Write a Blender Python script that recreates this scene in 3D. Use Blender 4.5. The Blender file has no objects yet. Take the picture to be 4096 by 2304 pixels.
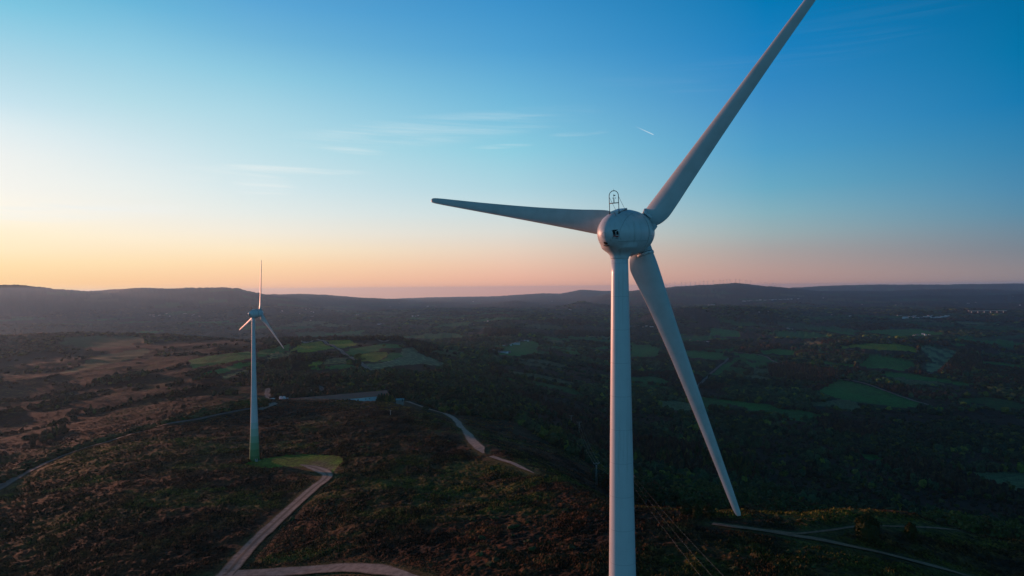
import bpy, bmesh, math, random
import numpy as np
from mathutils import Vector, Matrix
random.seed(7); RNG = np.random.default_rng(11)
S = bpy.context.scene; COL = S.collection
R = math.radians
F = 2732.0; CX, CY = 2048.0, 1152.0            # photograph pixels
ROLL = R(0.5)

# ------------------------------------------------------------ camera
cam = bpy.data.cameras.new('camera'); camo = bpy.data.objects.new('camera', cam); COL.objects.link(camo)
cam.sensor_width = 36.0; cam.lens = 36.0*F/4096.0
cam.clip_start = 0.5; cam.clip_end = 200000
camo.rotation_euler = (Matrix.Rotation(R(90), 4, 'X') @ Matrix.Rotation(-ROLL, 4, 'Z')).to_euler()
S.camera = camo
S.render.resolution_x, S.render.resolution_y = 1024, 576

# ------------------------------------------------------------ light, sky, exposure
SUN_AZ, SUN_EL = R(-50), R(2.2)                 # azimuth from +Y towards +X
sun = bpy.data.lights.new('sun', 'SUN'); sun.energy = 4.0; sun.angle = R(0.6); sun.color = (1.0, 0.42, 0.27)
suno = bpy.data.objects.new('sun', sun); COL.objects.link(suno)
sd = Vector((math.sin(SUN_AZ)*math.cos(SUN_EL), math.cos(SUN_AZ)*math.cos(SUN_EL), math.sin(SUN_EL)))
suno.rotation_euler = sd.to_track_quat('Z', 'Y').to_euler()
S.view_settings.view_transform = 'Standard'; S.view_settings.look = 'None'
S.view_settings.exposure = 0.0; S.view_settings.gamma = 1.0

def lin(c):
    if isinstance(c, str): c = [int(c[i:i+2], 16)/255 for i in (0, 2, 4)]
    return tuple(v/12.92 if v <= 0.04045 else ((v+0.055)/1.055)**2.4 for v in c)

class NT:
    def __init__(s, tree): s.t = tree; s.n = tree.nodes; s.l = tree.links
    def new(s, typ, **kw):
        n = s.n.new(typ)
        for k, v in kw.items(): setattr(n, k, v)
        return n
    def put(s, sock, v):
        if isinstance(v, bpy.types.NodeSocket): s.l.new(v, sock)
        elif v is not None: sock.default_value = v
    def math(s, op, a, b=None, clamp=False):
        n = s.new('ShaderNodeMath', operation=op, use_clamp=clamp)
        s.put(n.inputs[0], a); s.put(n.inputs[1], b); return n.outputs[0]
    def mix(s, f, a, b, bt='MIX'):
        n = s.new('ShaderNodeMix', data_type='RGBA', blend_type=bt)
        s.put(n.inputs[0], f)
        for i, v in ((6, a), (7, b)):
            s.put(n.inputs[i], (*v, 1) if isinstance(v, tuple) and len(v) == 3 else v)
        return n.outputs[2]
    def ramp(s, f, stops, interp='LINEAR'):
        n = s.new('ShaderNodeValToRGB'); cr = n.color_ramp; cr.interpolation = interp
        while len(cr.elements) > 1: cr.elements.remove(cr.elements[-1])
        for i, (p, c) in enumerate(stops):
            e = cr.elements[0] if i == 0 else cr.elements.new(p)
            e.position = p; e.color = (*c, 1) if len(c) == 3 else c
        s.put(n.inputs[0], f); return n.outputs[0]
    def maprange(s, v, a, b, c=0.0, d=1.0, it='SMOOTHSTEP'):
        n = s.new('ShaderNodeMapRange', interpolation_type=it)
        for i, x in enumerate((v, a, b, c, d)): s.put(n.inputs[i], x)
        return n.outputs[0]
    def noise(s, vec, scale, detail=4, rough=.5, dist=0.0):
        n = s.new('ShaderNodeTexNoise'); s.put(n.inputs['Vector'], vec)
        n.inputs['Scale'].default_value = scale; n.inputs['Detail'].default_value = detail
        n.inputs['Roughness'].default_value = rough; n.inputs['Distortion'].default_value = dist
        return n.outputs[0]

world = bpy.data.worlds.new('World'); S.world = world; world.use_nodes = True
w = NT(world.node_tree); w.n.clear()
tc = w.new('ShaderNodeTexCoord'); sep = w.new('ShaderNodeSeparateXYZ'); w.l.new(tc.outputs['Generated'], sep.inputs[0])
az = w.math('MULTIPLY', w.math('ARCTAN2', sep.outputs[0], sep.outputs[1]), 180/math.pi)
el = w.math('MULTIPLY', w.math('ARCSINE', sep.outputs[2]), 180/math.pi)
SKY = {   # photograph column : {row : colour}; negative rows, unseen overhead, are darkened to dim the ground
 0:    {-3000:'0A2A44', -900:'1B557E', 0:'7AC3DE', 120:'93CCE2', 250:'ABD5E5', 400:'C4E1EC', 500:'DCEBEF', 620:'ECF0EE', 750:'F4F3EC', 850:'FDF6E6', 930:'FDEFD0', 1000:'FDE9C2', 1060:'FDDFAD', 1130:'FBD09A'},
 512:  {-3000:'0A2A44', -900:'174F79', 0:'68B5D8', 200:'90CAE1', 400:'B2DAE6', 600:'D5E7EC', 750:'E8EEEB', 850:'F1EFE6', 950:'FCEDD2', 1050:'FDDFB2', 1130:'FBCB9A'},
 1024: {-3000:'0A2A44', -900:'114874', 0:'5AA5D4', 150:'70B4D8', 300:'8DC8DF', 450:'A9D5E4', 600:'BEDEE7', 750:'D4E6EA', 850:'E4EAE6', 930:'F2EADA', 1000:'FBE6C4', 1060:'FDD8AC', 1110:'FACBA2', 1165:'F5BB9A'},
 2048: {-3000:'0A2A44', -900:'0A3E6C', 0:'3A90C8', 200:'4F9FD0', 400:'6FB6D8', 600:'8DCBDE', 750:'ABD2DE', 850:'C6D9DD', 930:'D9D9D2', 1000:'E5D0BE', 1060:'EAC3AC', 1110:'EAB59F', 1165:'E3A692'},
 3072: {-3000:'0A2A44', -900:'063762', 0:'0077B3', 200:'1A80BE', 400:'3A8CC3', 600:'4E9CC6', 750:'68A8C2', 850:'84AEBB', 930:'98ABAF', 1000:'A6A09F', 1080:'B59892', 1140:'B89089'},
 4096: {-3000:'0A2A44', -900:'043056', 0:'006A9E', 200:'0072A6', 400:'1478AE', 600:'3482AE', 750:'4A88AC', 850:'5B8AA4', 930:'6E8798', 1000:'7A838E', 1080:'8C8488', 1135:'8F8286'},
}
cols = []
for px, tab in SKY.items():
    a = math.degrees(math.atan((px-CX)/F)); yh = CY-(px-CX)*math.tan(ROLL)
    st = []
    for y, c in sorted(tab.items(), key=lambda q: -q[0]):
        e = math.degrees(math.atan((yh-y)/math.hypot(F, px-CX)))
        st.append((min(1, max(0, (e+2)/62)), lin(c)))
    cols.append((a, w.ramp(w.math('MULTIPLY', w.math('ADD', el, 2.0), 1/62), st)))
# the half of the sky behind the photographer, unseen: invented blues tuned to light the towers' shaded side
back = w.ramp(w.math('MULTIPLY', w.math('ADD', el, 2.0), 1/62),
              [(0.0, lin('4A8098')), (0.09, lin('7AB4CC')), (0.25, lin('5CB0D6')), (0.42, lin('2680B4')), (0.6, lin('0B3A62')), (1.0, lin('0A2A44'))])
skyc = cols[0][1]
for i in range(1, len(cols)):
    skyc = w.mix(w.maprange(az, cols[i-1][0], cols[i][0], it='LINEAR'), skyc, cols[i][1])
absaz = w.math('ABSOLUTE', w.math('SUBTRACT', az, 18.0))
skyc = w.mix(w.maprange(absaz, 57.0, 105.0), skyc, back)
# thin cirrus streaks, laid out by direction on the sky itself
cmb = w.new('ShaderNodeCombineXYZ'); w.put(cmb.inputs[0], w.math('MULTIPLY', az, 0.05)); w.put(cmb.inputs[1], w.math('MULTIPLY', w.math('ADD', el, w.math('MULTIPLY', az, 0.03)), 1.5))
n1 = w.maprange(w.noise(cmb.outputs[0], 1.5, 8, .62, 0.5), .38, .75)
veil = None
for (cx_, cy_, wx_, wy_, tl, st_) in ((1180, 680, 300, 20, 0, .26), (1060, 745, 130, 48, .05, .30), (1750, 520, 620, 60, -.1, .13), (2320, 535, 120, 10, -.03, .2), (2020, 585, 130, 10, -.05, .15),
        (2680, 345, 320, 34, .10, .02), (3050, 260, 420, 44, .02, .012), (3350, 160, 380, 60, .12, .008), (250, 850, 480, 40, -.08, .5), (1430, 605, 150, 14, .06, .18), (700, 700, 420, 40, -.12, .14), (3500, 60, 380, 45, .05, .006)):
    a0 = math.degrees(math.atan((cx_-CX)/F)); h0 = math.hypot(F, cx_-CX); yh0 = CY-(cx_-CX)*math.tan(ROLL)
    e0 = math.degrees(math.atan((yh0-cy_)/h0)); sa = math.degrees(wx_/h0); se = math.degrees(wy_/h0)
    da = w.math('SUBTRACT', az, a0); de = w.math('ADD', w.math('SUBTRACT', el, e0), w.math('MULTIPLY', da, tl))
    q = w.math('ADD', w.math('POWER', w.math('ABSOLUTE', w.math('DIVIDE', da, sa)), 2.0), w.math('POWER', w.math('ABSOLUTE', w.math('DIVIDE', de, se)), 2.0))
    g_ = w.math('MULTIPLY', w.maprange(q, 1.3, 0.0), st_*1.9)
    veil = g_ if veil is None else w.math('ADD', veil, g_)
cir = w.math('MULTIPLY', veil, n1, True)
skyc = w.mix(cir, skyc, lin('EDF1EF'))
# the short vapour trail of an aeroplane, part of the sky
def sdir(px_, py_):
    yh_ = CY-(px_-CX)*math.tan(ROLL); return math.degrees(math.atan((px_-CX)/F)), math.degrees(math.atan((yh_-py_)/math.hypot(F, px_-CX)))
(a0, e0), (a1, e1) = sdir(2540, 502), sdir(2620, 539); L_ = math.hypot(a1-a0, e1-e0); ux, uy = (a1-a0)/L_, (e1-e0)/L_
da = w.math('SUBTRACT', az, a0); de = w.math('SUBTRACT', el, e0)
al = w.math('ADD', w.math('MULTIPLY', da, ux), w.math('MULTIPLY', de, uy)); ac = w.math('ABSOLUTE', w.math('ADD', w.math('MULTIPLY', da, -uy), w.math('MULTIPLY', de, ux)))
tr_ = w.math('MULTIPLY', w.maprange(ac, .045, .0), w.math('MULTIPLY', w.maprange(al, 0.0, L_*.8), w.maprange(al, L_, L_-.03)))
skyc = w.mix(w.math('MULTIPLY', tr_, .6), skyc, lin('F4F8F8'))
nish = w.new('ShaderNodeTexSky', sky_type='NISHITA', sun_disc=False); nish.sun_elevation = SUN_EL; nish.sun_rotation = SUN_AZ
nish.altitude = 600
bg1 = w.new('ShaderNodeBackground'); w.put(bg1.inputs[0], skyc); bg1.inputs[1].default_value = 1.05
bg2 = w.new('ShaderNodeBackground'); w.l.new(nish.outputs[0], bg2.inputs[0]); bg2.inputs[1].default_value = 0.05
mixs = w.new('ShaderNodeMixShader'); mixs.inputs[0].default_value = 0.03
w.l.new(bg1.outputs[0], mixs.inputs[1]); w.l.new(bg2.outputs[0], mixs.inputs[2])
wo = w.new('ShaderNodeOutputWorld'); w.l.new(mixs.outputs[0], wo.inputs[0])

# ------------------------------------------------------------ geometry helpers
cR, sR = math.cos(ROLL), math.sin(ROLL)
def unproj(px, py, d):
    dx, dy = px-CX, py-CY
    u = dx*cR-dy*sR; v = dx*sR+dy*cR
    return np.array([u/F*d, d+0*u, -v/F*d])
def proj(x, y, z):
    u = F*x/y; v = -F*z/y
    return CX+u*cR+v*sR, CY-u*sR+v*cR

def tag(o, label=None, cat=None, group=None, kind=None):
    for k, v in (('label', label), ('category', cat), ('group', group), ('kind', kind)):
        if v: o[k] = v
    return o
def empty(name, loc, rz=0, **kw):
    o = bpy.data.objects.new(name, None); COL.objects.link(o); o.location = loc; o.rotation_euler = (0, 0, rz)
    o.empty_display_size = .5
    return tag(o, **kw)
def link(name, me, parent=None):
    o = bpy.data.objects.new(name, me); COL.objects.link(o)
    if parent: o.parent = parent
    return o
def npmesh(name, v, f, mat, smooth=False, col=None, colname='tint'):
    """v (n,3); f (m,3) or (m,4)"""
    me = bpy.data.meshes.new(name); k = f.shape[1]
    me.vertices.add(len(v)); me.vertices.foreach_set('co', np.ascontiguousarray(v, dtype=np.float32).ravel())
    me.loops.add(f.size); me.loops.foreach_set('vertex_index', np.ascontiguousarray(f, dtype=np.int32).ravel())
    me.polygons.add(len(f)); me.polygons.foreach_set('loop_start', np.arange(0, f.size, k, dtype=np.int32))
    me.polygons.foreach_set('loop_total', np.full(len(f), k, dtype=np.int32))
    me.update(calc_edges=True)
    me.polygons.foreach_set('use_smooth', np.full(len(f), smooth, dtype=bool))
    if col is not None:
        a = me.color_attributes.new(colname, 'FLOAT_COLOR', 'POINT')
        c = np.ones((len(v), 4), dtype=np.float32); c[:, :3] = col
        a.data.foreach_set('color', c.ravel())
    me.materials.append(mat); me.validate(); return me

class MB:
    def __init__(s): s.v = []; s.f = []; s.sm = []
    def add(s, vs, fs, sm=False):
        b = len(s.v); s.v += [tuple(p) for p in vs]
        s.f += [tuple(i+b for i in q) for q in fs]; s.sm += [sm]*len(fs); return s
    def box(s, c, sz, M=None):
        x, y, z = [q/2 for q in sz]; vs = [Vector((c[0]+a*x, c[1]+b*y, c[2]+d*z)) for a in (-1, 1) for b in (-1, 1) for d in (-1, 1)]
        if M: vs = [M @ q for q in vs]
        return s.add(vs, [(0, 1, 3, 2), (4, 6, 7, 5), (0, 4, 5, 1), (2, 3, 7, 6), (0, 2, 6, 4), (1, 5, 7, 3)])
    def tube(s, pts, r, n=8, closed=False):
        pts = [Vector(p) for p in pts]; N = len(pts); rings = []
        rr = r if hasattr(r, '__len__') else [r]*N
        up = None
        for i, p in enumerate(pts):
            t = ((pts[(i+1) % N] if (closed or i < N-1) else p)-(pts[i-1] if (closed or i > 0) else p)).normalized()
            if up is None: up = Vector((0, 0, 1)) if abs(t.z) < .9 else Vector((1, 0, 0))
            a = t.cross(up).normalized(); up = a.cross(t)
            rings.append([p+(a*math.cos(q*2*math.pi/n)+up*math.sin(q*2*math.pi/n))*rr[i] for q in range(n)])
        vs = [q for g in rings for q in g]; fs = []
        for i in range(N if closed else N-1):
            j = (i+1) % N
            fs += [(i*n+k, i*n+(k+1) % n, j*n+(k+1) % n, j*n+k) for k in range(n)]
        if not closed: fs += [tuple(range(n))[::-1], tuple((N-1)*n+k for k in range(n))]
        return s.add(vs, fs, True)
    def lathe(s, prof, n=48, axis='Z', cap=True):
        vs = []; fs = []
        for (h, r) in prof:
            for k in range(n):
                a = 2*math.pi*k/n; c, d = r*math.cos(a), r*math.sin(a)
                vs.append((c, d, h) if axis == 'Z' else (c, h, d))
        m = len(prof)
        for i in range(m-1):
            fs += [(i*n+k, i*n+(k+1) % n, (i+1)*n+(k+1) % n, (i+1)*n+k) for k in range(n)]
        if cap: fs += [tuple(range(n))[::-1], tuple((m-1)*n+k for k in range(n))]
        return s.add(vs, fs, True)
    def mesh(s, name, mat):
        me = bpy.data.meshes.new(name); me.from_pydata(s.v, [], s.f); me.update()
        me.polygons.foreach_set('use_smooth', s.sm)
        bm = bmesh.new(); bm.from_mesh(me); bmesh.ops.recalc_face_normals(bm, faces=bm.faces); bm.to_mesh(me); bm.free()
        me.materials.append(mat); return me
    def build(s, name, mat, parent=None): return link(name, s.mesh(name, mat), parent)

# ------------------------------------------------------------ numpy noise
def _h(ix, iy, seed):
    n = (ix.astype(np.int64)*374761393+iy.astype(np.int64)*668265263+seed*1274126177) & 0xffffffff
    n = ((n ^ (n >> 13))*1274126177) & 0xffffffff
    return ((n ^ (n >> 16)) & 0xffff)/65535.0
def vnoise(x, y, seed=0):
    ix = np.floor(x); iy = np.floor(y); fx = x-ix; fy = y-iy
    fx = fx*fx*fx*(fx*(fx*6-15)+10); fy = fy*fy*fy*(fy*(fy*6-15)+10)
    a = _h(ix, iy, seed); b = _h(ix+1, iy, seed); c = _h(ix, iy+1, seed); d = _h(ix+1, iy+1, seed)
    return (a*(1-fx)+b*fx)*(1-fy)+(c*(1-fx)+d*fx)*fy
def fbm(x, y, seed=0, oct=4, gain=.5):
    s = 0; a = 1; t = 0; c, d = math.cos(.6), math.sin(.6)
    for o in range(oct):
        s = s+a*(vnoise(x, y, seed+o*17)-.5)*2; t += a; a *= gain
        x, y = (x*c-y*d)*2.03+7.1, (x*d+y*c)*2.03-3.3
    return s/t
def sstep(a, b, x):
    t = np.clip((x-a)/(b-a), 0, 1); return t*t*(3-2*t)

# ------------------------------------------------------------ terrain
# one row per bearing (given by photograph column): depth, height of matching landform points
CTRL = {
 -700: [(30,-76),(205,-85),(260,-88),(330,-92),(400,-104),(560,-124),(800,-143),(1100,-153),(1500,-143),(2000,-128),(2700,-215),(3600,-230),(6000,-220)],
 0:    [(30,-76),(205,-85),(260,-88),(330,-92),(400,-104),(560,-124),(800,-143),(1100,-153),(1500,-143),(2000,-128),(2700,-215),(3600,-230),(6000,-220)],
 512:  [(30,-74),(200,-80),(300,-84),(410,-88.5),(460,-96),(600,-112),(850,-126),(1150,-132),(1500,-129),(2000,-128),(2700,-215),(3600,-230),(6000,-220)],
 1024: [(30,-72),(190,-79),(338,-84),(515,-85.5),(560,-95),(660,-103),(850,-107),(1050,-109),(1350,-113.5),(1680,-122),(2300,-205),(3300,-225),(6000,-220)],
 1536: [(30,-70),(165,-73),(300,-78),(505,-84.5),(570,-95.5),(690,-104),(850,-109),(1000,-112),(1300,-114.5),(1560,-115),(2000,-185),(2800,-210),(6000,-215)],
 1800: [(30,-69),(160,-71),(280,-77),(400,-81.5),(470,-93),(600,-107),(800,-119),(1000,-127),(1300,-140),(1650,-153),(2100,-180),(2800,-200),(6000,-205)],
 2048: [(30,-68),(160,-69),(235,-73),(293,-75),(420,-96),(560,-110),(750,-134),(1000,-150),(1300,-161),(1700,-173),(2300,-184),(3300,-188),(6000,-195)],
 2560: [(30,-67),(150,-66.5),(180,-67),(206,-68.5),(290,-97),(400,-126),(600,-162),(850,-184),(1200,-200),(1800,-214),(2500,-219),(3500,-215),(6000,-205)],
 3072: [(30,-66),(150,-66),(185,-68),(203,-69.5),(290,-104),(400,-140),(600,-178),(850,-198),(1200,-212),(1750,-222),(2500,-216),(3500,-218),(6000,-205)],
 3584: [(30,-67),(152,-68),(190,-72.5),(226,-76.5),(300,-110),(420,-152),(620,-193),(900,-212),(1300,-220),(1800,-214),(2250,-194),(3200,-222),(6000,-205)],
 4096: [(30,-70),(155,-76),(190,-80),(222,-85.5),(300,-118),(420,-156),(640,-204),(900,-219),(1300,-224),(1900,-222),(2600,-218),(3500,-220),(6000,-205)],
 4900: [(30,-70),(155,-76),(190,-80),(222,-85.5),(300,-118),(420,-156),(640,-204),(900,-219),(1300,-224),(1900,-222),(2600,-218),(3500,-220),(6000,-205)],
}
NA, NR = 700, 900
AZ0, AZ1 = R(-52), R(52); LR0, LR1 = math.log(25), math.log(75000)
_ca = np.array([math.atan((p-CX)/F) for p in CTRL])
_cd = np.array([[math.log(d/math.cos(a)) for d, z in v]+[math.log(12000), math.log(20500), math.log(74000)] for a, v in zip(_ca, CTRL.values())])
_cz = np.array([[z for d, z in v]+[-235, -330, -1200] for v in CTRL.values()])
_ga = np.linspace(AZ0, AZ1, NA); _gr = np.linspace(LR0, LR1, NR)
def pchip(xk, yk, x):
    h = np.diff(xk); dl = np.diff(yk)/h; m = np.zeros(len(xk))
    for i in range(1, len(xk)-1):
        if dl[i-1]*dl[i] > 0:
            w1 = 2*h[i]+h[i-1]; w2 = h[i]+2*h[i-1]; m[i] = (w1+w2)/(w1/dl[i-1]+w2/dl[i])
    m[0] = dl[0]; m[-1] = dl[-1]
    x = np.clip(x, xk[0], xk[-1]); i = np.clip(np.searchsorted(xk, x)-1, 0, len(xk)-2)
    t = (x-xk[i])/h[i]
    return (2*t**3-3*t**2+1)*yk[i]+(t**3-2*t**2+t)*h[i]*m[i]+(-2*t**3+3*t**2)*yk[i+1]+(t**3-t**2)*h[i]*m[i+1]
_zd = np.array([pchip(_ca, _cd[:, k], _ga) for k in range(_cd.shape[1])]).T
_zz = np.array([pchip(_ca, _cz[:, k], _ga) for k in range(_cz.shape[1])]).T
GRID = np.array([pchip(_zd[i], _zz[i], _gr) for i in range(NA)])
RIDGES = [   # depth, front width, back width (in log distance), skyline in the photograph
 (8500, .30, .2, [(-700,1120),(0,1137),(100,1142),(220,1160),(300,1165),(350,1167),(430,1163),(560,1155),(700,1156),(800,1156),(890,1152),(950,1155),(1000,1169),(1060,1182),(1200,1205),(1400,1232),(1600,1255),(1900,1300)]),
 (12000, .3, .2, [(700,1200),(900,1186),(1060,1180),(1200,1176),(1300,1181),(1400,1190),(1550,1197),(1700,1205),(1900,1222)]),
 (16000, .25, .2, [(1300,1210),(1600,1196),(1700,1192),(1860,1188),(2000,1186),(2050,1181),(2170,1174),(2240,1176),(2320,1160),(2360,1161),(2430,1165),(2530,1164),(2700,1175),(3000,1190)]),
 (11000, .3, .2, [(2300,1190),(2400,1178),(2530,1163),(2640,1151),(2750,1144),(2870,1136),(2950,1133),(3000,1139),(3060,1147),(3150,1152),(3250,1163),(3400,1175),(3600,1190),(3900,1200)]),
 (15800, .09, .1, [(2900,1170),(3100,1160),(3170,1150),(3380,1140),(3500,1138),(3800,1137),(4096,1134),(5200,1134)]),
 (11800, .18, .12, [(3000,1180),(3100,1175),(3300,1166),(3550,1165),(3700,1157),(3900,1156),(4096,1160),(5200,1160)]),
 (8800, .12, .12, [(1850,1225),(1950,1216),(2060,1205),(2150,1213),(2250,1225)]),
 (6500, .08, .1, [(2180,1238),(2260,1222),(2310,1211),(2360,1215),(2450,1232),(2520,1240)]),
 (9800, .09, .12, [(1000,1240),(1150,1224),(1300,1208),(1450,1214),(1600,1222),(1750,1209),(1900,1217),(2050,1230)]),
 (13000, .09, .12, [(1350,1212),(1500,1204),(1650,1202),(1800,1197),(2000,1200),(2200,1195),(2450,1190),(2600,1200)]),
 (6000, .10, .12, [(-700,1262),(-100,1262),(200,1250),(500,1262),(700,1254),(900,1268),(1100,1285),(1300,1302)]),
 (9000, .08, .12, [(3000,1205),(3100,1195),(3300,1186),(3500,1192),(3700,1180),(3900,1186),(4200,1176),(5200,1180)]),
 (6500, .08, .12, [(2900,1235),(3000,1222),(3250,1212),(3450,1226),(3700,1212),(3900,1222),(4200,1210),(5200,1212)]),
 (4300, .12, .15, [(2500,1268),(2700,1243),(2850,1231),(2950,1228),(3060,1240),(3200,1272),(3300,1290)]),
]
for dk, wf, wb, sky in RIDGES:
    xs = np.array([p[0] for p in sky], float); ys = np.array([p[1] for p in sky], float)
    px = CX+F*np.tan(_ga); yk = np.interp(px, xs, ys, left=ys[0]+400, right=ys[-1]+400)
    edge = np.clip((px-xs[0])/150, 0, 1)*np.clip((xs[-1]-px)/150, 0, 1)
    yh = CY-(px-CX)*math.tan(ROLL)
    zt = -(yk-yh)/F*dk; lk = np.log(dk/np.cos(_ga))
    for i in range(NA):
        if edge[i] <= 0: continue
        t = _gr-lk[i]; sh = np.where(t < 0, np.exp(-(t/wf)**2), np.exp(-(t/wb)**2))
        base = GRID[i]; top = np.interp(lk[i], _gr, base)
        GRID[i] = np.maximum(base, base+(zt[i]-base)*sh*edge[i])
def terr0(x, y):
    a = np.arctan2(x, y); lr = np.log(np.maximum(np.hypot(x, y), 26))
    fa = np.clip((a-AZ0)/(AZ1-AZ0)*(NA-1), 0, NA-1.001); fr = np.clip((lr-LR0)/(LR1-LR0)*(NR-1), 0, NR-1.001)
    i = fa.astype(int); j = fr.astype(int); u = fa-i; v = fr-j
    z = (GRID[i, j]*(1-v)+GRID[i, j+1]*v)*(1-u)+(GRID[i+1, j]*(1-v)+GRID[i+1, j+1]*v)*u
    r = np.exp(lr)
    far = sstep(430, 1400, r)
    z = z+far*fbm(x/330, y/330, 5, 4)*np.clip(r*.0022, 0, 12)+sstep(2500, 6000, r)*fbm(x/1100, y/1300, 9, 4)*np.clip(60-r/260, 6, 52)
    lf = (1-sstep(-17, -11, np.degrees(a)))*sstep(480, 640, r)*(1-sstep(1500, 1850, r))
    z = z+lf*(fbm((y*.9+x*.35)/105, (x-y*.3)/420, 301, 3)*13+fbm((y*.9+x*.35)/38, (x-y*.3)/160, 305, 2)*3.5)
    z = z+fbm(x/45, y/45, 21, 3)*(1.0*(1-far)+1.3*far)*sstep(60, 160, r)
    return z
def gnd(x, y): return float(terr0(np.array([float(x)]), np.array([float(y)]))[0])
_lds = np.exp(np.linspace(math.log(60), math.log(70000), 3500))
def hit(px, py, dmin=60, dmax=70000):
    """where a sight line through a photograph point meets the land, no nearer than dmin"""
    P = unproj(px, py, 1.0); d = _lds[(_lds >= dmin) & (_lds < dmax)]
    z = terr0(P[0]*d, d); below = P[2]*d <= z
    k = int(np.argmax(below)) if below.any() else int(np.argmin(P[2]*d-z))
    return np.array([P[0]*d[k], d[k], z[k]])

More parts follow.
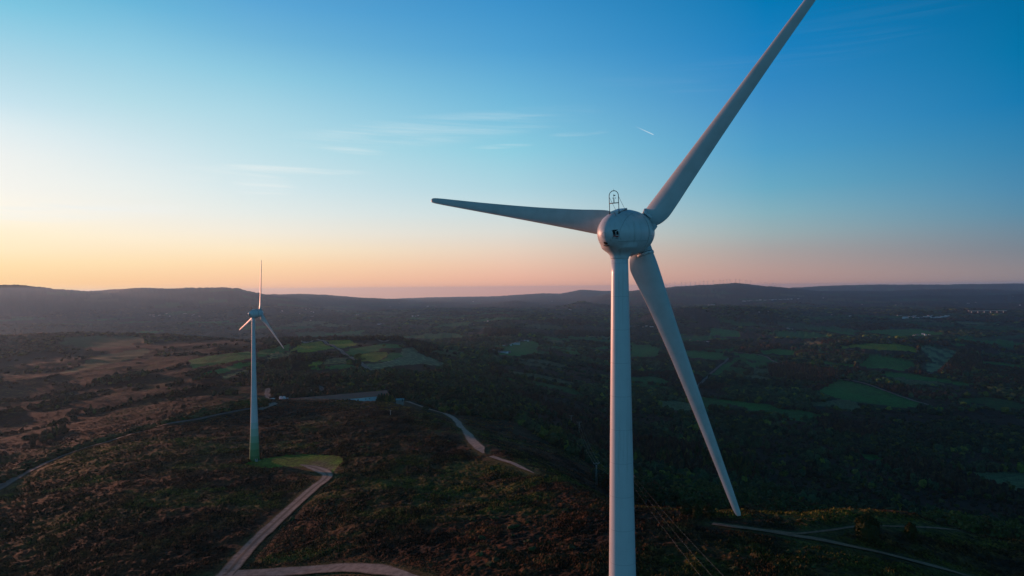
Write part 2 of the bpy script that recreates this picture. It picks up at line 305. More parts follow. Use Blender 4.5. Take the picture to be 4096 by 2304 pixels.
# fields, by outline: kind, nearest depth, outline
FIELDS = [
 ('dim', 1200, [(230,1385),(260,1352),(400,1345),(560,1347),(580,1362),(500,1385),(400,1392)]),
 ('dim', 900, [(380,1425),(560,1395),(600,1400),(560,1430),(420,1460),(300,1490),(240,1492),(330,1460)]),
 ('green', 900, [(750,1445),(830,1425),(1000,1405),(1010,1430),(900,1450),(770,1475)]),
 ('green', 700, [(820,1490),(1000,1445),(1015,1460),(900,1490),(800,1515)]),
 ('hay', 700, [(880,1502),(1000,1478),(1010,1492),(900,1512)]),
 ('green', 900, [(1030,1405),(1160,1375),(1168,1382),(1152,1405),(1060,1425),(1030,1430)]),
 ('olive', 900, [(1165,1400),(1200,1376),(1285,1364),(1335,1395),(1290,1400),(1190,1420),(1165,1412)]),
 ('olive', 900, [(1298,1362),(1400,1360),(1425,1378),(1370,1395),(1345,1390)]),
 ('hay', 900, [(1040,1445),(1100,1412),(1180,1405),(1195,1412),(1150,1428),(1060,1440)]),
 ('olive', 800, [(1225,1460),(1292,1440),(1300,1456),(1240,1470)]),
 ('hay', 800, [(1294,1440),(1340,1430),(1385,1433),(1400,1450),(1302,1458)]),
 ('green', 800, [(1225,1474),(1400,1454),(1432,1470),(1340,1477),(1240,1480)]),
 ('olive', 800, [(1400,1432),(1430,1420),(1500,1408),(1545,1410),(1550,1425),(1500,1448),(1440,1444)]),
 ('green', 800, [(1378,1412),(1400,1396),(1490,1382),(1530,1374),(1600,1380),(1612,1392),(1520,1393),(1515,1404),(1430,1418),(1395,1428)]),
 ('green', 800, [(1553,1412),(1615,1412),(1622,1422),(1560,1442),(1503,1450),(1552,1427)]),
 ('mown', 750, [(1605,1396),(1650,1390),(1680,1415),(1740,1440),(1785,1460),(1765,1467),(1700,1457),(1600,1462),(1530,1476),(1490,1482),(1455,1457),(1520,1453),(1610,1428)]),
 ('green', 1400, [(1990,1417),(2030,1385),(2060,1372),(2120,1364),(2160,1375),(2145,1395),(2150,1410),(2080,1425),(2010,1422)]),
 ('green', 1300, [(2520,1376),(2600,1380),(2640,1398),(2630,1430),(2520,1430)]),
 ('green', 1300, [(2725,1403),(2905,1415),(2880,1437),(2750,1430)]),
 ('green', 1200, [(2910,1406),(3060,1425),(3095,1452),(2960,1432)]),
 ('green', 1000, [(2845,1500),(2890,1458),(2955,1440),(2900,1480),(2865,1505)]),
 ('green', 1300, [(3035,1402),(3110,1397),(3180,1405),(3190,1415),(3150,1422),(3050,1416)]),
 ('olive', 1300, [(3310,1395),(3420,1379),(3500,1376),(3600,1379),(3665,1390),(3672,1408),(3600,1405),(3500,1402),(3400,1393)]),
 ('mown', 1100, [(3680,1388),(3780,1396),(3835,1406),(3800,1437),(3740,1495),(3680,1472),(3680,1455),(3750,1455),(3690,1415)]),
 ('green', 1100, [(3445,1452),(3480,1420),(3640,1440),(3670,1470),(3600,1484),(3440,1467)]),
 ('green', 1000, [(3260,1448),(3300,1448),(3440,1462),(3420,1470),(3300,1457)]),
 ('green', 1000, [(3100,1452),(3160,1455),(3270,1467),(3260,1471),(3150,1462)]),
 ('green', 900, [(3500,1500),(3550,1493),(3650,1498),(3780,1520),(3910,1540),(3850,1542),(3700,1522),(3560,1510)]),
 ('green', 800, [(3270,1565),(3355,1520),(3480,1545),(3680,1610),(3690,1625),(3600,1632),(3480,1618),(3330,1590)]),
 ('green', 800, [(2850,1600),(2950,1605),(3080,1620),(3125,1642),(3000,1637)]),
 ('green', 1800, [(3450,1325),(3560,1318),(3680,1320),(3790,1335),(3700,1347),(3560,1347)]),
 ('dim', 1500, [(3840,1357),(4120,1337),(4120,1352),(3960,1366)]),
 ('green', 1500, [(3300,1318),(3390,1330),(3445,1342),(3400,1343),(3310,1326)]),
 ('dim', 2000, [(3090,1290),(3200,1292),(3270,1305),(3290,1315),(3160,1310)]),
 ('green', 1500, [(2840,1312),(2960,1325),(2960,1352),(2840,1343)]),
 ('green', 1200, [(3920,1442),(4120,1468),(4120,1476),(3930,1456)]),
 ('hay', 1500, [(3190,1379),(3220,1369),(3320,1365),(3290,1371),(3200,1382)]),
 ('green', 1200, [(3798,1374),(3870,1377),(3865,1386),(3800,1382)]),
 ('dim', 1200, [(3980,1380),(4060,1392),(4060,1402),(3990,1392)]),
 ('green', 500, [(3440,1815),(3530,1825),(3550,1842),(3470,1842)]),
 ('dim', 2500, [(3540,1216),(3640,1222),(3780,1230),(3740,1236),(3600,1232)]),
 ('dim', 2500, [(2270,1240),(2350,1236),(2360,1248),(2290,1252)]),
 ('dim', 2500, [(1870,1306),(1930,1303),(1990,1308),(1930,1314),(1880,1314)]),
 ('dim', 2500, [(1180,1332),(1290,1326),(1330,1334),(1260,1346),(1190,1344)]),
 ('dim', 2500, [(2700,1296),(2790,1292),(2800,1300),(2720,1304)]),
 ('dim', 1500, [(2700,1345),(2770,1345),(2775,1356),(2710,1356)]),
 ('green', 1500, [(2350,1392),(2430,1385),(2440,1396),(2370,1400)]),
 ('dim', 600, [(1440,1600),(1545,1596),(1560,1606),(1520,1617),(1450,1612)]),
 ('green', 250, [(985,1852),(1050,1832),(1120,1822),(1200,1814),(1280,1819),(1335,1825),(1362,1838),(1360,1860),(1345,1885),(1325,1908),(1312,1925),(1300,1902),(1262,1894),(1210,1872),(1150,1862),(1060,1868)]),
]
def inpoly(px, py, poly):
    c = np.zeros(px.shape, bool); n = len(poly); j = n-1
    for i in range(n):
        (xi, yi), (xj, yj) = poly[i], poly[j]
        if yi != yj: c ^= ((yi > py) != (yj > py)) & (px < (xj-xi)*(py-yi)/(yj-yi)+xi)
        j = i
    return c
# outlines are turned into map positions once; everything later works on the map
def densify(poly, closed=True, step=12):
    o = []; n = len(poly)
    for i in range(n if closed else n-1):
        a, b = poly[i], poly[(i+1) % n]; k = max(1, int(math.hypot(a[0]-b[0], (a[1]-b[1])*3)/step))
        o += [(a[0]+(b[0]-a[0])*t/k, a[1]+(b[1]-a[1])*t/k) for t in range(k)]
    if not closed: o.append(poly[-1])
    return o
FMAP = []
for kind, dm, pl in FIELDS:
    P = [hit(x, y, dm)[:2] for x, y in densify(pl, True, 25)]
    FMAP.append((kind, P, np.min(P, axis=0), np.max(P, axis=0)))
def fieldid(x, y):
    r = np.full(x.shape, -1)
    for k, (kind, P, lo, hi) in enumerate(FMAP):
        m = (x > lo[0]-3) & (x < hi[0]+3) & (y > lo[1]-3) & (y < hi[1]+3)
        if m.any():
            xx, yy = x[m], y[m]
            wob = np.clip(yy*.004, 2.4, 5)
            q = inpoly(xx+fbm(xx/25, yy/25, 31, 2)*wob, yy+fbm(xx/25, yy/25, 37, 2)*wob*2.5, P); t = r[m]; t[q] = k; r[m] = t
    return r

# roads and tracks: name, label material, half width, nearest depth, centre line
ROADS = [
 ('gravel_track', 'rut', 2.3, 100, [(840,2370),(885,2318),(930,2272),(1000,2190),(1080,2113),(1180,2022),(1262,1950),(1294,1926),(1309,1909),(1302,1894),(1275,1882),(1235,1870),(1200,1862)]),
 ('gravel_track', 'pale', 2.4, 100, [(880,2300),(1000,2297),(1150,2290),(1300,2279),(1400,2275),(1500,2281),(1580,2294),(1680,2318)]),
 ('country_road', 'grey', 2.8, 200, [(-60,1985),(0,1950),(60,1915),(150,1870),(250,1826),(350,1791),(450,1763),(560,1730),(640,1706),(760,1684),(860,1664),(960,1644),(1060,1628)]),
 ('gravel_track', 'pale', 2.4, 250, [(1630,1608),(1700,1634),(1780,1657),(1822,1682),(1848,1715),(1880,1752),(1912,1788),(1934,1816)]),
 ('dirt_track', 'pale', 1.1, 250, [(1965,1828),(2040,1852),(2100,1880),(2135,1895)]),
 ('dirt_track', 'pink', 1.25, 100, [(2850,2098),(2940,2110),(3060,2126),(3170,2145),(3300,2167),(3500,2208),(3650,2246),(3800,2287),(3920,2320)]),
 ('dirt_track', 'pink', .5, 100, [(3060,2124),(3110,2128),(3190,2138),(3290,2128),(3400,2112),(3500,2106),(3600,2110),(3740,2116),(3850,2128)]),
 ('country_road', 'grey', 3.2, 700, [(1268,1360),(1300,1369),(1330,1383),(1370,1410),(1410,1435),(1450,1460),(1475,1480),(1484,1494)]),
 ('country_road', 'grey', 2.5, 560, [(1112,1550),(1084,1555),(1070,1566),(1070,1582),(1082,1600)]),
 ('country_road', 'grey', 2.5, 560, [(1268,1545),(1286,1556),(1292,1566),(1282,1578),(1258,1590)]),
 ('field_lane', 'grey', 3.0, 900, [(2780,1560),(2810,1530),(2850,1490),(2900,1450),(2925,1428)]),
 ('field_lane', 'grey', 3.0, 900, [(2905,1408),(3000,1418),(3060,1428),(3090,1445),(3118,1462)]),
 ('field_lane', 'grey', 3.0, 700, [(3350,1517),(3420,1527),(3480,1543),(3560,1572),(3640,1600),(3730,1626)]),
 ('country_road', 'pale', 3.5, 1200, [(1095,1363),(1150,1361),(1200,1362),(1255,1363)]),
 ('country_road', 'grey', 3.0, 1100, [(1500,1358),(1560,1357),(1610,1360),(1650,1364)]),
]
def smoothline(pts, n=14):
    P = [np.array(p) for p in pts]; P = [2*P[0]-P[1]]+P+[2*P[-1]-P[-2]]; o = []
    for i in range(1, len(P)-2):
        a, b, c, d = P[i-1:i+3]
        for k in range(n):
            t = k/n; o.append(.5*(2*b+(c-a)*t+(2*a-5*b+4*c-d)*t*t+(3*b-a-3*c+d)*t**3))
    o.append(P[-2]); return o
RMAP = []
for nm, mt, hw, dm, pl in ROADS:
    RMAP.append(np.array(smoothline([hit(x, y, dm)[:2] for x, y in pl], 12)))
RPTS = np.concatenate([np.c_[r, np.full(len(r), ROADS[i][2])] for i, r in enumerate(RMAP)])
def roaddist(x, y):
    """distance beyond the edge of the nearest road, only worked out near roads"""
    d = np.full(x.shape, 1e3)
    for i, r in enumerate(RMAP):
        lo = r.min(0)-14; hi = r.max(0)+14
        m = (x > lo[0]) & (x < hi[0]) & (y > lo[1]) & (y < hi[1])
        if not m.any(): continue
        q = np.c_[x[m], y[m]]; best = np.full(len(q), 1e3)
        for a, b in zip(r[:-1], r[1:]):
            ab = b-a; t = np.clip(((q-a)@ab)/(ab@ab+1e-9), 0, 1)
            e = q-(a+t[:, None]*ab); best = np.minimum(best, np.sqrt((e*e).sum(1)))
        d[m] = np.minimum(d[m], best-ROADS[i][2])
    return d

# vegetation colour as it grows on the land (map positions only)
C_HEATH = np.array([.054, .027, .008]); C_RED = np.array([.088, .028, .011]); C_OLIVE = np.array([.060, .052, .008])
C_DARK = np.array([.010, .007, .004]); C_WOOD = np.array([.010, .022, .009]); C_OCHRE = np.array([.105, .058, .014])
def mixc(a, b, t): return a*(1-t[..., None])+b*t[..., None]
def heathcol(x, y):
    n1 = fbm(x/38, y/60, 41, 4); n2 = fbm(x/11, y/16, 43, 3); n3 = fbm(x/3.2, y/3.2, 47, 2)
    c = np.broadcast_to(C_HEATH, x.shape+(3,)).copy()
    n0 = fbm(x/110+3, y/75, 39, 3)
    c = mixc(c, C_RED, sstep(.0, .4, n1+.5*n0)*.8); c = mixc(c, C_OLIVE, sstep(-.05, .35, -n1+.3*n2-.7*n0)*.9)
    c = mixc(c, C_OLIVE*1.6, sstep(.25, .42, fbm(x/70, y/24, 40, 3)+.15*n2)*.7); c = mixc(c, C_DARK, sstep(.1, .5, n2+.4*n0)*.75); c = mixc(c, C_OCHRE, sstep(.25, .6, n2*-.7+n3*.4)*.5)
    return c*(1+.6*n3)[..., None]
def woodmask(x, y):
    """1 = wood, 0 = open heath / rough grazing"""
    r = np.hypot(x, y); a = np.degrees(np.arctan2(x, y)); n = fbm(x/140, y/140, 51, 4)
    m = sstep(470, 620, r)
    left = 1-sstep(-22.5, -17, a)                       # the open brown slopes on the left
    m = m*(1-left*sstep(2100, 1700, r)*(n < .42))
    mid = sstep(-19, -17, a)*(1-sstep(-8, -5, a))       # brown brow between the fields
    m = m*(1-mid*sstep(830, 1000, r)*sstep(1800, 1600, r)*(n < .25))
    right = sstep(-2, 2, a)
    m = np.where((right > .5) & (r < 640), sstep(330, 430, r)*(n > -.1), m)
    return np.where(m*1.0 > .5, 1.0, 0.0)*(n > -.62)
def vor(x, y, cell, seed):
    gx = np.floor(x/cell); gy = np.floor(y/cell); d1 = np.full(x.shape, 1e9); d2 = d1.copy(); ha = np.zeros(x.shape); hb_ = ha.copy()
    for i in (-1, 0, 1):
        for j in (-1, 0, 1):
            cx, cy = gx+i, gy+j; px = (cx+.12+.76*_h(cx, cy, seed))*cell; py = (cy+.12+.76*_h(cx, cy, seed+5))*cell
            d = np.hypot(x-px, y-py); m = d < d1; d2 = np.where(m, d1, np.minimum(d2, d)); d1 = np.where(m, d, d1)
            ha = np.where(m, _h(cx, cy, seed+9), ha); hb_ = np.where(m, _h(cx, cy, seed+13), hb_)
    return ha, hb_, (d2-d1)*.5
def patches(x, y):
    """farmland patchwork: 0 wood, 1 meadow, 2 pale grass, 3 brown scrub, 4 conifer block; also a random value and distance to the patch edge"""
    r = np.hypot(x, y); a = np.degrees(np.arctan2(x, y)); wx = x+fbm(x/90, y/90, 201, 2)*25; wy = y+fbm(x/90, y/90, 205, 2)*25
    p, q, e = vor(wx, wy*.8, 105, 211); p2, q2, e2 = vor(wx, wy*.6, 230, 221); f = r > 2600
    p = np.where(f, p2, p); q = np.where(f, q2, q); e = np.where(f, e2, e)
    t = np.where(p < .17, 1, np.where(p < .22, 2, np.where(p < .46, 3, np.where(p < .58, 4, 0))))
    t = np.where((r < 1150) & ((t == 1) | (t == 2)) & (q < .8), 3, t)
    t = np.where((r < 1000) & (a < -1), 0, t); t = np.where((t == 4) & (a < -2) & (r < 1900), 0, t)
    t = np.where((a < -14) & (r < 2500), 0, t); t = np.where(r < 640, 0, t); t = np.where((r > 6500) & (t == 1) & (q < .5), 0, t)
    return t, q, e
def landcol(x, y, fid, rd):
    r = np.hypot(x, y)
    c = heathcol(x, y); wm = woodmask(x, y)
    nn = fbm(x/9, y/9, 61, 3)
    wc = np.broadcast_to(C_WOOD, c.shape)*(1+.5*nn)[..., None]
    wc = mixc(wc, np.array([.04, .018, .012]), sstep(.15, .4, fbm(x/220, y/220, 63, 3))*.7)
    # small far fields and clearings
    v1 = fbm(x/260, y/420, 67, 3)
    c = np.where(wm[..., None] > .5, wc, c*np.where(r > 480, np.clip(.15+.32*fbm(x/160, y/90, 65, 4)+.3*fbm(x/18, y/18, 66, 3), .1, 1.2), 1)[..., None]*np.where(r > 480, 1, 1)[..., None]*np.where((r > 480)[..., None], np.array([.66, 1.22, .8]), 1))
    pt, pq, pe = patches(x, y); w_ = (wm > .5) | (r > 2200); br = (.65+.7*pq)*(1+.25*nn)
    for tt, cc in ((1, (.016, .110, .022)), (2, (.09, .12, .05)), (3, (.034, .022, .012)), (4, (.022, .010, .006))):
        m = w_ & (pt == tt); c[m] = np.array(cc)*br[m][:, None]
    hed = w_ & (pe < 4) & (r > 700); c[hed] = np.array([.008, .016, .007])
    c = mixc(c, np.array([.05, .05, .045]), sstep(2600, 3500, r)*(fbm(x/60, y/60, 71, 2) > .55)*.7)
    n = fbm(x/14, y/14, 73, 3); n5 = fbm(x/60, y/90, 75, 3)
    for kind, base in (('green', (.018, .155, .026)), ('olive', (.20, .225, .012)), ('dim', (.022, .075, .026)), ('hay', (.40, .24, .08)), ('mown', (.19, .25, .12))):
        m = np.zeros(x.shape, bool)
        for k, q in enumerate(FMAP):
            if q[0] == kind: m |= fid == k
        if not m.any(): continue
        fc = np.array(base)*(1+.25*n[m]+.25*n5[m])[:, None]
        if kind in ('hay', 'mown'):
            xx, yy = x[m], y[m]; wx = xx+12*fbm(xx/80, yy/80, 77, 2)
            rr = np.where(xx > 0, (wx*.75+yy*.35), yy+wx*.55+18*fbm(xx/90, yy/160, 79, 2))
            per = np.where(kind == 'hay', 16.0, 22.0)
            st = sstep(-.1, .7, np.sin(rr*2*np.pi/per)+.3*fbm(xx/9, yy/9, 81, 2))
            fc = fc*(1-.72*st)[:, None]
        c[m] = fc
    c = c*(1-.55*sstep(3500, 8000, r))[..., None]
    # gravel trodden thin on the turbine's pad, verges of the roads
    pad = FMAP[-1]; m = fid == len(FMAP)-1
    if m.any():
        q = hit(1262, 1885, 250); d = np.hypot((x[m]-q[0])/9, (y[m]-q[1])/15)
        c[m] = mixc(np.array([.085, .165, .014])*(1+.4*n[m])[:, None], np.array([.16, .11, .085])[None], (1-sstep(.5, 1.5, d+.5*n[m]))*.9)
    ver = (1-sstep(.0, 3.2, rd+1.2*nn))*(r < 900)
    c = mixc(c, np.array([.075, .075, .025])[None, :]*np.ones_like(c), ver*.75*(fid < 0))
    return np.clip(c, .002, 1)
def relief(x, y, fid, rd):
    """knee to waist high scrub: real bumps on the open land"""
    r = np.hypot(x, y)
    wm = woodmask(x, y)
    a = .36*fbm(x/2.6, y/2.6, 91, 2)+.65*np.abs(fbm(x/9, y/6, 93, 3))+.25*fbm(x/1.1, y/1.1, 95, 1)
    a = a*(1-.65*sstep(520, 760, r))*(1-sstep(900, 1800, r))*sstep(100, 140, r)
    a = a+wm*sstep(900, 2500, r)*(fbm(x/16, y/16, 97, 2)*6+3)*1.0      # tree tops of far woods
    a = a*np.where(fid >= 0, .08, 1)*sstep(.2, 8.0, rd)
    return a

# ------------------------------------------------------------ materials
def pmat(name, build, rough=.8, spec=.3):
    m = bpy.data.materials.new(name); m.use_nodes = True; t = NT(m.node_tree)
    b = t.n['Principled BSDF']; b.inputs['Roughness'].default_value = rough; b.inputs['Specular IOR Level'].default_value = spec
    geo = t.new('ShaderNodeNewGeometry'); co = t.new('ShaderNodeTexCoord')
    c = build(t, b, geo.outputs['Position'], co.outputs['Object'])
    if c is not None: t.put(b.inputs['Base Color'], (*c, 1) if isinstance(c, tuple) else c)
    return m
def bump(t, b, h, st=.4, dist=.05):
    n = t.new('ShaderNodeBump'); n.inputs['Strength'].default_value = st; n.inputs['Distance'].default_value = dist
    t.put(n.inputs['Height'], h); t.l.new(n.outputs[0], b.inputs['Normal'])
def m_land(t, b, P, O):
    a = t.new('ShaderNodeAttribute', attribute_name='tint')
    n = t.noise(P, .9, 4, .65); n2 = t.noise(P, .18, 3, .6)
    f = t.math('MULTIPLY', t.maprange(n, .3, .72, .2, 1.9, 'LINEAR'), t.maprange(n2, .3, .7, .6, 1.4, 'LINEAR'))
    bump(t, b, t.noise(P, 1.3, 3, .7), .6, .5)
    v = t.new('ShaderNodeVectorMath', operation='SCALE'); t.l.new(a.outputs['Color'], v.inputs[0]); t.put(v.inputs['Scale'], f)
    return v.outputs[0]
M = {}
M['land'] = pmat('land', m_land, .95, .1)
def flat(c, n=.12, sc=3.0):
    def g(t, b, P, O):
        k = t.noise(O, sc, 4, .6)
        return t.mix(k, tuple(q*(1-n) for q in c), tuple(min(1, q*(1+n)) for q in c))
    return g
def m_leaf(t, b, P, O):
    a = t.new('ShaderNodeAttribute', attribute_name='tint'); n = t.noise(P, .55, 3, .6)
    v = t.new('ShaderNodeVectorMath', operation='SCALE'); t.l.new(a.outputs['Color'], v.inputs[0]); t.put(v.inputs['Scale'], t.maprange(n, .3, .7, .55, 1.5, 'LINEAR'))
    return v.outputs[0]
M['leaf'] = pmat('leaf', m_leaf, .9, .1)
def m_crown(t, b, P, O):
    oi = t.new('ShaderNodeObjectInfo'); n = t.noise(P, .5, 3, .6)
    c = t.ramp(oi.outputs['Random'], [(0, (.024, .048, .016)), (.4, (.040, .075, .018)), (.7, (.085, .110, .024)), (.9, (.12, .115, .024)), (1, (.09, .05, .018))])
    v = t.new('ShaderNodeVectorMath', operation='SCALE'); t.l.new(c, v.inputs[0]); t.put(v.inputs['Scale'], t.maprange(n, .3, .7, .6, 1.5, 'LINEAR'))
    return v.outputs[0]
M['crown'] = pmat('crown', m_crown, .85, .15)
M['bushleaf'] = pmat('bush_leaf', flat((.030, .036, .010), .5, 2.0), .9, .1)
M['bark'] = pmat('bark', flat((.06, .045, .035), .3), .95)
def m_white(t, b, P, O):
    n = t.noise(O, .8, 5, .6); mp = t.new('ShaderNodeMapping'); mp.inputs['Scale'].default_value = (2.5, 2.5, .12); t.l.new(O, mp.inputs[0])
    s = t.noise(mp.outputs[0], 1.0, 5, .65)
    c = t.mix(t.maprange(s, .5, .8), (.62, .63, .64), (.42, .42, .40)); c = t.mix(t.maprange(n, .35, .75, 0.0, .35), c, (.54, .545, .55))
    b.inputs['Coat Weight'].default_value = .12
    return c
M['white'] = pmat('white_gelcoat', m_white, .42, .4)
def m_blade(t, b, P, O):
    n = t.noise(O, .5, 4, .6); return t.mix(t.maprange(n, .4, .8), (.52, .52, .52), (.42, .42, .41))
M['blade'] = pmat('blade_gelcoat', m_blade, .45, .4)
def m_tower(t, b, P, O):
    c = m_white(t, b, P, O); sp = t.new('ShaderNodeSeparateXYZ'); t.l.new(O, sp.inputs[0])
    g = t.ramp(t.math('MULTIPLY', sp.outputs[2], 1/20), [(0, (.05, .17, .055)), (.14, (.09, .24, .09)), (.3, (.15, .31, .15)), (.46, (.24, .40, .25)), (.62, (.36, .49, .38)), (.8, (.49, .57, .52))], 'CONSTANT')
    # weld seams between the shell courses
    fr = t.math('FRACT', t.math('MULTIPLY', sp.outputs[2], 1/2.9)); seam = t.math('LESS_THAN', fr, .012)
    c = t.mix(t.math('LESS_THAN', sp.outputs[2], 19.0), c, g)
    return t.mix(t.math('MULTIPLY', seam, .5), c, (.26, .27, .28))
M['tower'] = pmat('tower_paint', m_tower, .4, .4)
M['dark'] = pmat('dark_steel', flat((.03, .032, .035), .2), .5)
M['black'] = pmat('black_paint', flat((.012, .012, .013), .2), .6)
M['red'] = pmat('red_paint', flat((.30, .02, .025), .1), .6)
M['grey'] = pmat('galvanised', flat((.30, .32, .32), .15), .55)
M['seam'] = pmat('seam', flat((.16, .17, .18), .1), .8)
M['conc'] = pmat('concrete', flat((.38, .37, .35), .2), .9)
M['wall'] = pmat('whitewash', flat((.62, .66, .68), .12, .5), .85)
M['wallc'] = pmat('cream_render', flat((.5, .45, .38), .2, .5), .85)
M['stone'] = pmat('stone_wall', flat((.22, .20, .18), .3, 1), .9)
M['glass'] = pmat('window_dark', flat((.02, .025, .03), .1), .2, .5)
def m_roof(t, b, P, O):
    wv = t.new('ShaderNodeTexWave'); wv.inputs['Scale'].default_value = 1.6; wv.inputs['Distortion'].default_value = .3; t.l.new(O, wv.inputs[0])
    n = t.noise(O, .35, 5, .65)
    return t.mix(t.math('MULTIPLY', wv.outputs['Fac'], .3), t.mix(n, (.56, .16, .11), (.70, .23, .17)), (.38, .10, .08))
M['roof'] = pmat('barn_roof', m_roof, .9)
M['tile'] = pmat('terracotta', flat((.26, .11, .075), .3, 1), .9)
M['slate'] = pmat('slate', flat((.16, .17, .19), .3, 1), .8)
M['teal'] = pmat('teal_sheet', flat((.16, .33, .34), .15, 1), .6)
def m_road(kind):
    base = {'rut': (.28, .24, .205), 'pale': (.30, .25, .21), 'grey': (.19, .17, .155), 'pink': (.33, .17, .10)}[kind]
    def g(t, b, P, O):
        a = t.new('ShaderNodeAttribute', attribute_name='tint'); sp = t.new('ShaderNodeSeparateColor'); t.l.new(a.outputs['Color'], sp.inputs[0])
        n = t.noise(P, .5, 5, .65); n2 = t.noise(P, 3.0, 3, .6)
        c = t.mix(t.maprange(n, .35, .7), tuple(q*1.12 for q in base), tuple(q*.6 for q in base))
        c = t.mix(t.maprange(n2, .55, .75, 0.0, .4), c, tuple(q*.5 for q in base))
        edge = t.math('ADD', sp.outputs[0], t.math('MULTIPLY', t.math('SUBTRACT', n2, .5), .5))
        c = t.mix(t.maprange(edge, .72, 1.0), c, (.05, .045, .022))
        if kind in ('rut', 'pink', 'grey'):
            mid = t.math('ADD', sp.outputs[0], t.math('MULTIPLY', t.math('SUBTRACT', n, .5), .5))
            c = t.mix(t.maprange(mid, .30, .10, 0.0, .75 if kind == 'rut' else .4), c, (.075, .065, .045))
        bump(t, b, n2, .4, .08)
        return c
    return g
for k in ('rut', 'pale', 'grey', 'pink'): M['road_'+k] = pmat('track_'+k, m_road(k), .95)

# ------------------------------------------------------------ ground mesh
def axis_az():
    a = list(np.linspace(R(-180), R(-56), 40)[:-1])+list(np.linspace(R(-56), R(-40), 60)[:-1])+list(np.linspace(R(-40), R(40), 1500)[:-1])
    a += list(np.linspace(R(40), R(56), 60)[:-1])+list(np.linspace(R(56), R(180), 40)); return np.array(a)
def axis_r():
    r = [8., 30., 60., 90.]; x = 105.
    while x < 20400:
        r.append(x); h = 80 if x < 450 else 150
        x += max(.35, min(x*x/(683*h)*(.75 if x < 3000 else .8), x*.03))
    r.append(20500.); return np.array(r)
AZ = axis_az(); RR = axis_r(); print('grid', len(AZ), len(RR))
GX = np.sin(AZ)[None, :]*RR[:, None]; GY = np.cos(AZ)[None, :]*RR[:, None]
GX = GX.ravel(); GY = GY.ravel()
GF = fieldid(GX, GY); GD = roaddist(GX, GY)
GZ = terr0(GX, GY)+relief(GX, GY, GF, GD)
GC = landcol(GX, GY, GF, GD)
ni, nj = len(RR), len(AZ)
idx = np.arange(ni*nj).reshape(ni, nj)
quads = np.stack([idx[:-1, :-1], idx[1:, :-1], idx[1:, 1:], idx[:-1, 1:]], -1).reshape(-1, 4)[:, ::-1]
GV = np.c_[GX, GY, GZ]
qf = GF[quads[:, 0]]
def submesh(name, q):
    u, inv = np.unique(q, return_inverse=True)
    return npmesh(name, GV[u], inv.reshape(q.shape), M['land'], True, GC[u])
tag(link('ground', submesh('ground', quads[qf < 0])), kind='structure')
for k in range(len(FIELDS)):
    q = quads[qf == k]
    if len(q): tag(link('field', submesh('field', q)), kind='structure')
hole = MB(); hole.lathe([(-77, 8.6), (-77.2, .01)], 24, cap=False)      # close the disc under the camera
_z = float(GZ[:nj].mean()); hole.v = [(x, y, z+77+_z) for x, y, z in hole.v]; tag(hole.build('ground', M['stone']), kind='structure')

# ------------------------------------------------------------ roads
for (nm, mt, hw, dm, pl), c in zip(ROADS, RMAP):
    # even spacing
    seg = np.r_[0, np.cumsum(np.hypot(*np.diff(c, axis=0).T))]; n = max(8, int(seg[-1]/(2.0 if dm < 500 else 6)))
    s = np.linspace(0, seg[-1], n); P = np.c_[np.interp(s, seg, c[:, 0]), np.interp(s, seg, c[:, 1])]
    T = np.gradient(P, axis=0); T /= np.hypot(T[:, 0], T[:, 1])[:, None]+1e-9; N = np.c_[-T[:, 1], T[:, 0]]
    lat = np.array([-1.15, -1, -.7, -.45, -.2, 0, .2, .45, .7, 1, 1.15])
    ww = hw*(1+.22*fbm(P[:, 0]/6, P[:, 1]/6, 3, 2)); ww = ww*(.25+.75*sstep(0, 16, seg[-1]-s))
    X = P[:, None, :]+N[:, None, :]*(lat[None, :, None]*ww[:, None, None])
    dist = np.hypot(P[:, 0], P[:, 1])
    Z = terr0(X[..., 0], X[..., 1])+(.14+dist*.0008)[:, None]
    Z = Z+np.where(np.abs(np.abs(lat)-.5) < .1, -.04, 0)[None, :]
    V = np.dstack([X, Z]).reshape(-1, 3); m = len(lat); id2 = np.arange(n*m).reshape(n, m)
    q = np.stack([id2[:-1, :-1], id2[:-1, 1:], id2[1:, 1:], id2[1:, :-1]], -1).reshape(-1, 4)
    if np.cross(V[q[0, 1]]-V[q[0, 0]], V[q[0, 2]]-V[q[0, 1]])[2] < 0: q = q[:, ::-1]
    col = np.repeat(np.abs(lat)[None, :]/1.15, n, 0).reshape(-1, 1)*np.ones((1, 3))
    tag(link(nm, npmesh(nm, V, q, M['road_'+mt], True, col)), kind='structure')

# ------------------------------------------------------------ wind turbines
PROF_N = [(-6.15, .02), (-6.10, .30), (-5.95, .64), (-5.65, 1.0), (-5.2, 1.35), (-4.65, 1.66), (-4.0, 1.88), (-3.4, 2.00), (-2.8, 2.07), (-2.2, 2.09), (-1.95, 2.08)]
PROF_S = [(-1.87, 2.06), (-1.4, 2.02), (-.8, 1.91), (-.2, 1.75), (.35, 1.53), (.85, 1.24), (1.25, .90), (1.5, .54), (1.6, .2), (1.62, .02)]
def rad(s):
    p = PROF_N+PROF_S; return float(np.interp(s, [a for a, b in p], [b for a, b in p]))
def surf(s, th, off=0.0):        # th from straight up, towards local +X
    r = rad(s)+off; return Vector((r*math.sin(th), s, r*math.cos(th)))
